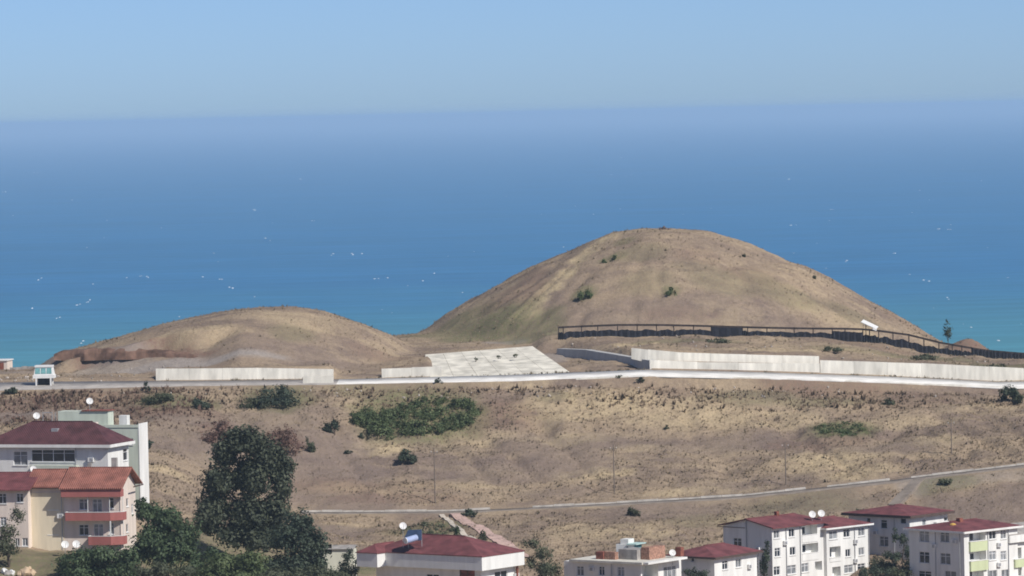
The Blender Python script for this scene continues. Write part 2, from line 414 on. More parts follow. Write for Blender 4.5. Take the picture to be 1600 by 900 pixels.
c = mixc(rng(mid_n, 0.40, 0.66, 0, 0.75), c, (0.292, 0.224, 0.165))
strk = tex(0.16, 5, 0.55, (0.5, 1.6, 1))
c = mixc(rng(strk, 0.50, 0.64, 0, 0.6), c, (0.425, 0.33, 0.22))
c = mixc(rng(strk, 0.44, 0.34, 0, 0.5), c, (0.195, 0.146, 0.118))
brk = rng(fine, 0.32, 0.60)
c = mixc(mul(attr('pale'), rng(mid_n, 0.3, 0.55)), c, PALEC)
c = mixc(mul(attr('bare'), rng(fine, 0.25, 0.5)), c, BAREC)
c = mixc(mul(attr('red'), brk), c, REDC)
c = mixc(attr('grey'), c, GREYC)
c = mixc(mul(attr('green'), rng(fine, 0.30, 0.56)), c, GREENC)
dk = n.new('ShaderNodeVectorMath'); dk.operation = 'SCALE'; l.new(c, dk.inputs[0])
l.new(mul(rng(fine, 0.30, 0.70, 0.74, 1.18), rng(fine2, 0.3, 0.7, 0.84, 1.13)), dk.inputs['Scale'])
l.new(dk.outputs[0], b.inputs['Base Color'])
bpn = n.new('ShaderNodeBump'); bpn.inputs['Strength'].default_value = 0.55; bpn.inputs['Distance'].default_value = 0.35
l.new(fine, bpn.inputs['Height']); l.new(bpn.outputs[0], b.inputs['Normal'])

me = np_mesh('ground', np.stack([gx, gy, gz + H], 1), F, gm,
             {'green': ('FLOAT', 'POINT', green), 'red': ('FLOAT', 'POINT', red), 'bare': ('FLOAT', 'POINT', bare), 'grey': ('FLOAT', 'POINT', grey), 'pale': ('FLOAT', 'POINT', pale)}, smooth=True)
tag(link('ground', me), 'dry grassy hillside and two burial mound shaped hills', None, None, 'structure')

# ------------------------------------------------------------------ sea
sm_ = bpy.data.materials.new('sea_water'); sm_.use_nodes = True
nt = sm_.node_tree; n = nt.nodes; l = nt.links
b = n['Principled BSDF']; b.inputs['Roughness'].default_value = 0.55; b.inputs['Specular IOR Level'].default_value = 0.10
tc = n.new('ShaderNodeTexCoord')
sep = n.new('ShaderNodeSeparateXYZ'); l.new(tc.outputs['Object'], sep.inputs[0])
wob = tex(0.0012, 4, 0.5, (0.35, 1, 1))
addn = n.new('ShaderNodeMath'); addn.operation = 'MULTIPLY_ADD'; l.new(wob, addn.inputs[0]); addn.inputs[1].default_value = 900.0; l.new(sep.outputs['Y'], addn.inputs[2])
near = rng(addn.outputs[0], 2500, 4000)
DEEP = (0.026, 0.165, 0.355); TEAL = (0.082, 0.29, 0.315)
c = mixc(near, TEAL, DEEP)
st = tex(0.004, 5, 0.6, (0.25, 1, 1)); st2 = tex(0.03, 4, 0.65, (0.3, 1, 1))
dk = n.new('ShaderNodeVectorMath'); dk.operation = 'SCALE'; l.new(c, dk.inputs[0])
l.new(mul(rng(st, 0.3, 0.7, 0.92, 1.08), rng(st2, 0.25, 0.75, 0.80, 1.20)), dk.inputs['Scale'])
l.new(dk.outputs[0], b.inputs['Base Color'])
SX, SY0, SY1 = 120000.0, -3000.0, 260000.0
V = [(-SX, SY0, 0), (SX, SY0, 0), (SX, SY1, 0), (-SX, SY1, 0)]
tag(link('sea', np_mesh('sea', V, [(0, 1, 2, 3)], sm_)), 'open blue sea with whitecaps reaching the horizon', None, None, 'structure')

# ------------------------------------------------------------------ haze: the air, one closed box round everything
hm = bpy.data.materials.new('haze_air'); hm.use_nodes = True
hn = hm.node_tree.nodes; hn.clear()
ho = hn.new('ShaderNodeOutputMaterial'); hv = hn.new('ShaderNodeVolumePrincipled')
hv.inputs['Color'].default_value = (0.59, 0.79, 0.98, 1)
hv.inputs['Density'].default_value = 7.3e-5
hv.inputs['Anisotropy'].default_value = 0.0
hm.node_tree.links.new(hv.outputs[0], ho.inputs['Volume'])
tag(MB().box(-SX - 500, SX + 500, SY0 - 500, SY1 + 500, -16.0, H + 9).build('haze', hm), 'thin bluish sea haze over the whole view', None, None, 'stuff')
# ------------------------------------------------------------------ roads, ramp, retaining walls
CONC = mat('pale_concrete', (0.80, 0.77, 0.68), 0.85, 0.14, 0.5, bump=0.15, bscale=3, streak=True, objvar=0.16)
CONC_SHADE = mat('shaded_concrete', (0.46, 0.46, 0.45), 0.9, 0.08, 0.5, bump=0.15, bscale=3, streak=True, objvar=0.06)  # darker copy of the concrete, return wall's shade put into its base colour
ROADW = mat('white_concrete_road', (0.80, 0.78, 0.73), 0.9, 0.15, 0.35, bump=0.1)
ROADG = mat('gravel_road', (0.40, 0.37, 0.34), 0.95, 0.16, 0.5, bump=0.3)
KERB = mat('kerb_concrete', (0.62, 0.58, 0.52), 0.9, 0.2, 0.8, bump=0.2)
PATHM = mat('grey_path', (0.26, 0.22, 0.185), 0.95, 0.2, 0.6, bump=0.3)
PINKP = mat('pink_paving', (0.52, 0.37, 0.32), 0.9, 0.15, 1.2)
BEIGEP = mat('beige_paving', (0.56, 0.50, 0.42), 0.9, 0.15, 1.2)

def base_line(row, X):
    for r in ROWS:
        if r[0] == row: return np.interp(X, [p[0] for p in r[1]], [p[1] for p in r[1]]) + H
def strip(name, X, y0, y1, z0, z1, lift, thick, m):
    X = np.asarray(X, float); nn = len(X)
    V = np.concatenate([np.stack([X, y0, z0 + lift], 1), np.stack([X, y1, z1 + lift], 1), np.stack([X, y0, z0 + lift - thick], 1), np.stack([X, y1, z1 + lift - thick], 1)])
    i = np.arange(nn - 1)
    F = np.concatenate([np.stack([i, i + 1, nn + i + 1, nn + i], 1), np.stack([2 * nn + i, 2 * nn + i + 1, i + 1, i], 1), np.stack([nn + i, nn + i + 1, 3 * nn + i + 1, 3 * nn + i], 1)])
    return link(name, np_mesh(name, V, F, m))
# the gravel road on the left and the concrete road on the right
X = np.arange(-130, -28.9, 1.0)
o = strip('gravel_road', X, 793.5 + 0.35 * (vnoise(X / 2, X * 0, 8) - .5) * 2, 806.4 + 0.5 * (vnoise(X / 3, X * 0, 18) - .5), base_line(792.5, X), base_line(807.5, X), 0.06, 0.3, ROADG)
tag(o, 'grey gravel road running along the plateau edge', None, None, 'structure')
X = np.arange(-29, 130, 1.0)
wd = np.interp(X, [-29, -8, 21, 40], [5.5, 2.5, 0, 0])
o = strip('concrete_road', X, 792.4 + wd * 0.3 + 0.5 * (vnoise(X / 2.5, X * 0, 28) - .5), 806.6 + 0 * X, base_line(792.5, X), base_line(807.5, X), 0.07, 0.3, ROADW)
tag(o, 'white concrete road below the long pale retaining wall', None, None, 'structure')

def wall(name, label, pts, m, thick=0.4, seg=6.0, cap=None):
    """pts: list of (X, Y, ztop, zbottom) world; the wall is cast in panels"""
    root = empty(name, (pts[0][0], pts[0][1], pts[0][3]))
    tag(root, label, 'wall')
    o0 = Vector(root.location)
    for (xa, ya, ta, ba), (xb, yb, tb, bb) in zip(pts[:-1], pts[1:]):
        L = math.hypot(xb - xa, yb - ya); k = max(1, round(L / seg))
        nx_, ny_ = -(yb - ya) / L * thick, (xb - xa) / L * thick
        for i in range(k):
            t0 = i / k + 0.012 / L; t1 = (i + 1) / k - 0.012 / L
            q = []
            for t in (t0, t1):
                x = xa + (xb - xa) * t; y = ya + (yb - ya) * t
                q.append((x, y, ta + (tb - ta) * t, ba + (bb - ba) * t))
            pj = random.uniform(-0.03, 0.03)
            pt = random.uniform(-0.05, 0.05)
            q = [(x, y, t + pt, bt) for (x, y, t, bt) in q]
            V = []
            for (x, y, t, bt) in q:
                lx, ly = nx_ / thick * 0.14 * (t - bt), ny_ / thick * 0.14 * (t - bt)
                V += [(x, y - pj, bt), (x + lx, y + ly - pj, t), (x + nx_ + lx, y + ny_ + ly, t), (x + nx_, y + ny_, bt)]
            V = [(a - o0.x, b_ - o0.y, c_ - o0.z) for a, b_, c_ in V]
            MB().add(V, [(0, 4, 5, 1), (1, 5, 6, 2), (2, 6, 7, 3), (3, 7, 4, 0), (0, 1, 2, 3), (4, 7, 6, 5)]).build('panel', m, root)
    return root
def wp(px, pyt, pyb, Y):
    t = at(px, pyt, Y); bt = at(px, pyb, Y)
    return (t.x, Y, t.z, bt.z - 0.5)
wall('retaining_wall', 'long low pale concrete wall in front of the small mound', [wp(243, 576, 597, 807.4), wp(400, 575, 592, 807.4), wp(521, 577, 588, 807.4)], CONC)
wall('retaining_wall', 'short knee-high concrete wall left of the bleached concrete ramp', [wp(596, 576, 587, 807.6), wp(690, 573, 588, 807.6)], CONC)
wall('parapet_wall', 'thin white concrete block at road end beside the low wall', [wp(473, 588, 599, 797), wp(521, 587, 598, 797)], CONC, 0.5)
wall('retaining_wall', 'lower tier of the long cream wall beneath the railing', [wp(1015, 563, 579, 807.6), wp(1090, 566, 581, 807.6), wp(1281, 568, 585, 807.6)], CONC)
wall('retaining_wall', 'upper tier of the cream wall with its curved left end', [wp(986, 543.5, 556, 810.6), wp(1012, 546.5, 562, 809.9), wp(1060, 551, 570, 809.4), wp(1110, 552.5, 572, 809.3), wp(1280, 556.5, 578, 809.3)], CONC)
wall('retaining_wall', 'long cream wall running to the right edge below the spoil heap', [wp(1281.5, 563, 585, 807.55), wp(1440, 568, 591, 807.5), wp(1600, 576, 599, 807.5), wp(1700, 581, 606, 807.5)], CONC)
wall('retaining_wall', 'shaded grey return wall on the right side of the ramp', [wp(868, 545, 560, 833), wp(912, 547, 571, 826), wp(1014, 563.5, 581, 807.7)], CONC_SHADE, 1.4)
# front face of the road on the right
X0 = [xat(p, 792.2, 590) for p in (900, 1000, 1150, 1300, 1450, 1600, 1720)]
zt = [float(base_line(792.5, x)) + 0.02 for x in X0]
zb = [float(base_line(791.5, x)) - 0.6 for x in X0]
wall('kerb_wall', 'low pale concrete edge holding up the road above the field', [(x, 792.1, a, b_) for x, a, b_ in zip(X0, zt, zb)], CONC, 0.35, 8.0)

# the concrete ramp that climbs between the mounds
RP = [at(672, 590, 806.5), at(893, 584, 806.5), at(832, 541.5, 838), at(664, 555, 832)]
V = []; Fq = []
NU, NV = 6, 4
def rpt(u, v):
    a = RP[0].lerp(RP[1], u); b_ = RP[3].lerp(RP[2], u); return a.lerp(b_, v)
ramp = empty('concrete_ramp', tuple(RP[0])); tag(ramp, 'bleached sloping concrete ramp between the two mounds', None, None, 'structure')
RAMPM = mat('bleached_ramp', (0.78, 0.74, 0.63), 0.9, 0.22, 0.45, bump=0.15, objvar=0.06)
for i in range(NU):
    for j in range(NV):
        g = 0.0012
        q = [rpt(i / NU + g, j / NV + g), rpt((i + 1) / NU - g, j / NV + g), rpt((i + 1) / NU - g, (j + 1) / NV - g), rpt(i / NU + g, (j + 1) / NV - g)]
        dz = random.uniform(-0.01, 0.01)
        q = [p - RP[0] + Vector((0, 0, 0.10 + dz)) for p in q]
        V = [tuple(p) for p in q] + [tuple(p - Vector((0, 0, 0.7))) for p in q]
        MB().add(V, [(0, 1, 2, 3), (0, 4, 5, 1), (1, 5, 6, 2), (2, 6, 7, 3), (3, 7, 4, 0)]).build('slab', RAMPM, ramp)
# weeds in the ramp joints
wm = foliage_mat('weed_leaves', (0.09, 0.10, 0.03), (0.22, 0.20, 0.07))

# ------------------------------------------------------------------ country path with its white kerb
pk = [(470, 805), (520, 804), (600, 803), (680, 801), (720, 799), (735, 799.5), (800, 797), (850, 794), (920, 789), (1000, 783), (1080, 778), (1150, 773.5), (1230, 766), (1320, 757), (1400, 748), (1470, 740), (1540, 731.5), (1600, 723.5), (1680, 712)]
PP = [at(px, py, 738.6) for px, py in pk]
PX = np.arange(PP[0].x, PP[-1].x, 0.8)
pz = np.interp(PX, [p.x for p in PP], [p.z for p in PP])
tz = np.array(T(PX, PX * 0 + 738.0, False)) + H
strip('field_path', PX, 735.4 + 0.5 * (vnoise(PX / 3, PX * 0, 41) - .5), 738.2 + 0 * PX, tz - 0.15, tz, 0.07, 0.25, PATHM)
tag(bpy.data.objects['field_path'], 'narrow grey country path across the lower field', None, None, 'structure')
kb = empty('path_kerb', (PX[0], 738.3, tz[0])); tag(kb, 'thin whitish concrete kerb along the far side of the country path', 'kerb')
kx = PX[::4]
for i in range(len(kx) - 1):
    px_mid = 800 + (kx[i] / 738) * FPX
    if 745 < px_mid < 815 or 905 < px_mid < 0 or random.random() < 0.05: continue
    a = Vector((kx[i] + 0.03, 738.3, np.interp(kx[i], PX, tz) + 0.10)); c_ = Vector((kx[i + 1] - 0.03, 738.3, np.interp(kx[i + 1], PX, tz) + 0.10))
    kh = 0.42 + 0.12 * math.sin(i * 1.7)
    o0 = Vector(kb.location)
    MB().bar(a - o0, c_ - o0, 0.30, kh).build('kerb_stone', KERB, kb)

def ribbon(name, pix, w, m, label, lift=0.12, ymin=560):
    P = [hit(px, py, ymin) for px, py in pix]
    Q = []
    for a, b_ in zip(P[:-1], P[1:]):
        k = max(2, int((b_ - a).length / 1.0))
        for i in range(k): Q.append(a.lerp(b_, i / k))
    Q.append(P[-1])
    V = []; F_ = []
    ww = w if isinstance(w, (list, tuple)) else (w, w)
    for i, p in enumerate(Q):
        d = (Q[min(i + 1, len(Q) - 1)] - Q[max(i - 1, 0)]); d.z = 0; d.normalize()
        s_ = Vector((-d.y, d.x, 0)) * ((ww[0] + (ww[1] - ww[0]) * i / len(Q)) / 2)
        z = max(ground(p.x, p.y), ground(p.x + s_.x, p.y + s_.y), ground(p.x - s_.x, p.y - s_.y)) + lift
        for q in (p + s_, p - s_):
            V += [(q.x, q.y, z), (q.x, q.y, z - 0.8)]
    for i in range(len(Q) - 1):
        k = i * 4
        F_ += [(k, k + 2, k + 6, k + 4), (k, k + 4, k + 5, k + 1), (k + 2, k + 3, k + 7, k + 6)]
    o = MB().add(V, F_).build(name, m)
    return tag(o, label, None, None, 'structure')
ribbon('paved_lane', [(712, 804), (748, 826), (790, 852), (818, 872)], (1.9, 2.4), PINKP, 'pinkish paved lane descending behind the near red roof')
ribbon('footpath', [(690, 805), (703, 815), (722, 833), (745, 850), (775, 862)], (0.8, 1.0), BEIGEP, 'narrow beige footpath beside the pink paved lane')
ribbon('farm_track', [(1440, 748), (1425, 762), (1410, 778), (1396, 792)], (1.6, 2.0), PATHM, 'greyish farm track running down from the country path')

# ------------------------------------------------------------------ timber railing below the great mound
WOOD = mat('dark_timber', (0.055, 0.042, 0.040), 0.85, 0.3, 3.0, objvar=0.2)
NET = mat('dark_netting', (0.020, 0.022, 0.032), 0.9, 0.3, 2.0)
fp = [(872, 511, 525), (900, 509.5, 524), (965, 507, 522), (1030, 507, 521), (1100, 508.5, 521.5), (1180, 511, 523), (1260, 512.5, 526), (1340, 513, 530), (1372, 516, 536), (1420, 522.5, 545), (1470, 535, 553), (1500, 540, 557), (1540, 547, 561), (1600, 552, 566), (1680, 558, 574)]
def fline(px):
    return (np.interp(px, [p[0] for p in fp], [p[1] for p in fp]), np.interp(px, [p[0] for p in fp], [p[2] for p in fp]))
posts = [872, 880, 909, 934, 965, 995, 1026, 1053, 1083, 1111, 1160, 1168, 1198, 1241, 1270, 1300, 1320, 1348, 1359, 1373, 1395, 1420, 1443, 1467, 1488, 1503, 1518, 1536, 1552, 1570, 1588, 1606, 1630]
t0 = at(872, 511, 838.3)
fence = empty('timber_railing', tuple(t0)); tag(fence, 'long dark timber railing with torn black netting below the great mound', 'fence')
pp = []
for px in posts:
    tpy, bpy_ = fline(px)
    top = at(px, tpy, 838.3); bot = at(px, bpy_, 838.3)
    gz_ = ground(bot.x, 838.3)
    pp.append((top, min(bot.z, gz_)))
    w_ = random.uniform(0.26, 0.40)
    lean = random.uniform(-0.06, 0.06)
    MB().bar(Vector((top.x + lean, 838.3, top.z)) - t0, Vector((top.x, 838.3, min(bot.z, gz_) - 0.5)) - t0, w_, 0.16).build('post', WOOD, fence)
for (a, ab), (b_, bb) in zip(pp[:-1], pp[1:]):
    MB().bar(a - t0 + Vector((-0.05, -0.12, -0.08)), b_ - t0 + Vector((0.05, -0.12, -0.08)), 0.12, 0.34).build('rail', WOOD, fence)
    pxm = 800 + (a.x + b_.x) / 2 / 838 * FPX
    k = 8
    full = 0.95 if pxm > 1525 else (0.9 if 1110 < pxm < 1160 else (0.75 if 1290 < pxm < 1345 else 0.58))
    sag = [full * (0.8 + 0.2 * math.sin(math.pi * (i / k + random.uniform(-.06, .06))) + random.uniform(-0.08, 0.08)) if full < 0.7 else full + random.uniform(-.04, .02) for i in range(k + 1)]
    V = []; F_ = []
    for i in range(k + 1):
        t = i / k; p = a.lerp(b_, t); zb_ = ab + (bb - ab) * t
        dy = -0.22 - 0.12 * math.sin(i * 2.1)
        for dz, dd in ((-0.1, dy - 0.1), (sag[i] * (p.z - zb_), dy)):
            V += [(p.x - t0.x, dd, zb_ - t0.z + dz), (p.x - t0.x, dd + 0.05, zb_ - t0.z + dz)]
    for i in range(k):
        q = 4 * i
        F_ += [(q, q + 4, q + 6, q + 2), (q + 1, q + 3, q + 7, q + 5), (q + 2, q + 6, q + 7, q + 3)]
    MB().add(V, F_).build('netting', NET, fence)
# the white board propped on the railing
WHITE = mat('white_painted', (0.80, 0.80, 0.78), 0.6, 0.06, 1.0)
bl = at(1345, 503, 839.6); br = at(1369, 514, 837.4)
brd = empty('propped_board', (br.x, 838.0, br.z)); tag(brd, 'white board leaning on the dark railing at the mound foot', 'board')
o0 = Vector(brd.location)
a = bl - o0; c_ = br - o0
MB().add([tuple(a), tuple(a + Vector((0.6, 1.6, 0.35))), tuple(c_ + Vector((0.5, 1.6, 0.35))), tuple(c_), tuple(a - Vector((0, 0, .08))), tuple(a + Vector((0.6, 1.6, 0.27))), tuple(c_ + Vector((0.5, 1.6, 0.27))), tuple(c_ - Vector((0, 0, .08)))],
         [(0, 1, 2, 3), (4, 7, 6, 5), (0, 3, 7, 4), (3, 2, 6, 7), (2, 1, 5, 6), (1, 0, 4, 5)]).build('sheet', WHITE, brd)
MB().bar(c_ + Vector((-0.6, 0, 0.08)), c_ + Vector((0.05, 0, -0.2)), 0.6, 0.3).build('crate', WHITE, brd)
MB().bar(a + Vector((0.9, 0.7, -0.25)), a + Vector((0.9, 0.7, -3.2)), 0.12).build('prop', WOOD, brd)

# ------------------------------------------------------------------ raw earth bank cut into the left foot of the small mound
EARTH = mat('red_brown_earth', (0.185, 0.112, 0.082), 0.95, 0.35, 0.6, bump=0.6, bscale=2.0)
bank = [(84, 553, 558), (98, 549, 559), (115, 547, 559.5), (140, 545.5, 559), (165, 545, 558), (190, 545, 557.5), (215, 545.5, 557), (240, 547, 556.5), (265, 548.5, 556.5), (290, 551, 557), (315, 555.5, 558)]
bx_ = np.arange(84, 315, 1.5)
V = []; F_ = []
gb = random.Random(4)
BK_X = list(range(84, 320, 16)); BK_Y = [min(hit(q, np.interp(q, [w[0] for w in bank], [w[2] for w in bank]), 812).y, 832.0) - 0.8 for q in BK_X]
for px in bx_:
    t_, b_ = np.interp(px, [q[0] for q in bank], [q[1] for q in bank]), np.interp(px, [q[0] for q in bank], [q[2] for q in bank])
    t_ += 1.1 * math.sin(px * 0.21) * math.sin(px * 0.047 + 1) + gb.uniform(-.25, .25)
    Yb = float(np.interp(px, BK_X, BK_Y))
    lo = at(px, b_, Yb); hi = at(px, t_, Yb + 1.5)
    mid = at(px, (t_ + b_) / 2 + 0.8 * math.sin(px * 0.33), Yb + 0.55)
    V += [tuple(lo - Vector((0, 0.2, 0.5))), tuple(mid), tuple(hi), tuple(hi + Vector((0, 2.2, 0.05))), tuple(hi + Vector((0, 4.0, -1.2)))]
for i in range(len(bx_) - 1):
    for j in range(4):
        q = 5 * i + j
        F_.append((q, q + 5, q + 6, q + 1))
tag(MB().add(V, F_).build('earth_bank', EARTH), 'raw reddish brown earth bank at the left foot of the small mound', None, None, 'structure')
# ------------------------------------------------------------------ buildings
W_WHITE = mat('white_render', (0.80, 0.80, 0.77), 0.85, 0.09, 0.45, streak=True)
W_GREEN = mat('pale_green_render', (0.58, 0.63, 0.54), 0.85, 0.09, 0.45, streak=True)
W_CREAM = mat('cream_render', (0.78, 0.69, 0.52), 0.85, 0.09, 0.45, streak=True)
W_PINK = mat('pink_render', (0.76, 0.66, 0.58), 0.85, 0.09, 0.45, streak=True)
W_LIME = mat('lime_parapet', (0.58, 0.64, 0.40), 0.85, 0.09, 0.45, streak=True)
W_ROSE = mat('rose_parapet', (0.40, 0.14, 0.125), 0.8, 0.09, 0.45, streak=True)
W_SHED = mat('limewashed_shed', (0.68, 0.68, 0.56), 0.9, 0.09, 0.45, streak=True)
BRICK = mat('orange_hollow_brick', (0.42, 0.235, 0.17), 0.9, 0.35, 3.5)
BRICKD = mat('rusty_sheet', (0.28, 0.10, 0.07), 0.8, 0.3, 2.0)
CEM = mat('raw_cement', (0.36, 0.34, 0.32), 0.95, 0.2, 1.2)
FRAME = mat('white_frame', (0.78, 0.78, 0.78), 0.5, 0.04)
FRAMEB = mat('brown_frame', (0.10, 0.07, 0.06), 0.6, 0.1)
GLASS = mat('window_glass', (0.035, 0.045, 0.06), 0.08, 0.3, 0.5, spec=0.6)
GLASSC = mat('curtained_glass', (0.30, 0.32, 0.34), 0.25, 0.3, 1.2, spec=0.6, objvar=0.4)
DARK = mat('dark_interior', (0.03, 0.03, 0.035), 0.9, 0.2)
TEALM = mat('teal_panel', (0.12, 0.32, 0.32), 0.5, 0.1)
TEALL = mat('pale_teal_sheet', (0.50, 0.68, 0.64), 0.5, 0.1)
GREYM = mat('grey_metal', (0.42, 0.43, 0.45), 0.45, 0.1, metal=0.3)
YELLOW = mat('yellow_tank', (0.75, 0.48, 0.12), 0.5, 0.15)

def roof_mat(name, c, pitch=0.3):
    m = mat(name, c, 0.65, 0.26, 0.7, spec=0.3)
    nt = m.node_tree; n = nt.nodes; l = nt.links
    tc = n.new('ShaderNodeTexCoord')
    w = n.new('ShaderNodeTexWave'); w.wave_type = 'BANDS'; w.bands_direction = 'X'; w.inputs['Scale'].default_value = 1.0 / pitch / 3.0; w.inputs['Distortion'].default_value = 0.3
    l.new(tc.outputs['Object'], w.inputs['Vector'])
    bp = n.new('ShaderNodeBump'); bp.inputs['Strength'].default_value = 0.5; bp.inputs['Distance'].default_value = 0.12
    l.new(w.outputs['Fac'], bp.inputs['Height']); l.new(bp.outputs[0], n['Principled BSDF'].inputs['Normal'])
    return m
RF_RED = roof_mat('red_sheet_roof', (0.205, 0.070, 0.072))
RF_MAROON = roof_mat('maroon_tile_roof', (0.115, 0.045, 0.05))
RF_TILE = roof_mat('orange_tile_roof', (0.33, 0.135, 0.10))

class Bld:
    """local frame: origin at the near corner on the ground; left face on y = 0 (x < 0), right face on x = 0 (y > 0)"""
    def __init__(s, name, label, px, py, Y, theta, Lu, Lw, height, wm):
        p = at(px, py, Y)
        s.h = height; s.zb = p.z - height; s.Lu, s.Lw = Lu, Lw
        s.root = empty(name, (p.x, p.y, s.zb), -R(theta)); tag(s.root, label, 'building')
        s.O = Vector((p.x, p.y, s.zb)); th = R(theta)
        s.u = Vector((math.cos(th), -math.sin(th), 0)); s.w = Vector((math.sin(th), math.cos(th), 0))
        s.open = {'F': [], 'R': []}; s.wm = wm; s.later = []; s.off = {'F': 0.0, 'R': 0.0}
        s.zones = []
    def pix(s, face, px, py, off=0.0):
        d = ray(px, py); C = Vector((0, 0, H))
        nrm = -s.w if face == 'F' else s.u
        O = s.O + nrm * off
        t = (O - C).dot(nrm) / d.dot(nrm)
        q = C + d * t - s.O
        return ((-q.dot(s.u)) if face == 'F' else q.dot(s.w)), q.z
    def L(s, face, a, z, out=0.0):
        return (-a, -out, z) if face == 'F' else (out, a, z)
    def rect(s, face, px, py, wpx, hpx, off=0.0):
        a0, _ = s.pix(face, px - wpx / 2, py, off); a1, _ = s.pix(face, px + wpx / 2, py, off)
        _, z1 = s.pix(face, px, py - hpx / 2, off); _, z0 = s.pix(face, px, py + hpx / 2, off)
        return min(a0, a1), max(a0, a1), z0, z1
    def win(s, face, px, py, wpx, hpx, frame=None, glass=None, mull=1, off=0.0, sill=True):
        r = s.rect(face, px, py, wpx, hpx, off)
        if off == 0.0: s.open[face].append((r, 0.22))
        s.later.append(('win', face, r, off, frame or FRAME, glass, mull, sill))
        return s
    def loggia(s, face, px, py, wpx, hpx, parapet=None, ph=0.95, depth=1.2, door=True, proud=0.0):
        r = s.rect(face, px, py, wpx, hpx)
        s.open[face].append((r, depth))
        s.later.append(('log', face, r, depth, parapet, ph, door, proud))
        return s
    def facade(s, mb, face, length, h):
        ops = s.open[face]
        A = sorted({0.0, length} | {min(max(v, 0), length) for (r, d) in ops for v in r[:2]})
        Z = sorted({-2.0, h} | {min(max(v, -2), h) for (r, d) in ops for v in r[2:]})
        for a0, a1 in zip(A[:-1], A[1:]):
            for z0, z1 in zip(Z[:-1], Z[1:]):
                if a1 - a0 < 1e-4 or z1 - z0 < 1e-4: continue
                am, zm = (a0 + a1) / 2, (z0 + z1) / 2
                if any(r[0] < am < r[1] and r[2] < zm < r[3] for r, d in ops): continue
                mb.add([s.L(face, a0, z0), s.L(face, a1, z0), s.L(face, a1, z1), s.L(face, a0, z1)], [(0, 1, 2, 3)])
        for r, d in ops:
            a0, a1, z0, z1 = r
            for p, q in (((a0, z0), (a1, z0)), ((a1, z0), (a1, z1)), ((a1, z1), (a0, z1)), ((a0, z1), (a0, z0))):
                mb.add([s.L(face, *p), s.L(face, *q), s.L(face, *q, -d), s.L(face, *p, -d)], [(0, 1, 2, 3)])
            mb.add([s.L(face, a0, z0, -d), s.L(face, a1, z0, -d), s.L(face, a1, z1, -d), s.L(face, a0, z1, -d)], [(0, 1, 2, 3)])
    def walls(s, top=True, gable=None):
        mb = MB()
        s.facade(mb, 'F', s.Lu, s.h); s.facade(mb, 'R', s.Lw, s.h)
        mb.add([(-s.Lu, 0, -2), (-s.Lu, s.Lw, -2), (-s.Lu, s.Lw, s.h), (-s.Lu, 0, s.h)], [(0, 1, 2, 3)])
        mb.add([(-s.Lu, s.Lw, -2), (0, s.Lw, -2), (0, s.Lw, s.h), (-s.Lu, s.Lw, s.h)], [(0, 1, 2, 3)])
        if top: mb.add([(-s.Lu, 0, s.h), (0, 0, s.h), (0, s.Lw, s.h), (-s.Lu, s.Lw, s.h)], [(0, 1, 2, 3)])
        if gable:
            ax, gh = gable
            if ax == 'w':   # ridge along y: gables on the left face and the back
                for y in (0, s.Lw): mb.add([(-s.Lu, y, s.h), (0, y, s.h), (-s.Lu / 2, y, s.h + gh)], [(0, 1, 2)])
            else:
                for x in (0, -s.Lu): mb.add([(x, 0, s.h), (x, s.Lw, s.h), (x, s.Lw / 2, s.h + gh)], [(0, 1, 2)])
        mb.build('wall', s.wm, s.root)
        for e in s.later:
            if e[0] == 'win': s._win(*e[1:])
            else: s._log(*e[1:])
        return s
    def bx(s, mb, face, a0, a1, z0, z1, o0, o1):
        p = s.L(face, a0, z0, o0); q = s.L(face, a1, z1, o1)
        mb.box(min(p[0], q[0]), max(p[0], q[0]), min(p[1], q[1]), max(p[1], q[1]), min(p[2], q[2]), max(p[2], q[2]))
    def _win(s, face, r, off, fm, gm_, mull, sill):
        a0, a1, z0, z1 = r
        fw = 0.08; i0, i1 = off - 0.17, off - 0.08
        if off: i0, i1 = off + 0.02, off + 0.10
        mb = MB()
        s.bx(mb, face, a0, a1, z0, z0 + fw, i0, i1); s.bx(mb, face, a0, a1, z1 - fw, z1, i0, i1)
        s.bx(mb, face, a0, a0 + fw, z0 + fw, z1 - fw, i0, i1); s.bx(mb, face, a1 - fw, a1, z0 + fw, z1 - fw, i0, i1)
        for k in range(mull):
            a = a0 + (a1 - a0) * (k + 1) / (mull + 1)
            s.bx(mb, face, a - 0.045, a + 0.045, z0 + fw, z1 - fw, i0, i1 - 0.01)
        if z1 - z0 > 1.2: s.bx(mb, face, a0 + fw, a1 - fw, z0 + (z1 - z0) * 0.68, z0 + (z1 - z0) * 0.68 + 0.06, i0, i1 - 0.015)
        w = mb.build('window', fm, s.root)
        g = MB(); s.bx(g, face, a0 + fw * .5, a1 - fw * .5, z0 + fw * .5, z1 - fw * .5, i0 - 0.02, i0 + 0.03)
        g.build('pane', gm_ or (GLASS if random.random() < 0.62 else GLASSC), w)
        if sill:
            q = MB(); s.bx(q, face, a0 - 0.08, a1 + 0.08, z0 - 0.09, z0 + 0.012, i0, off + 0.10)
            q.build('sill', W_WHITE if fm is FRAME else CEM, w)
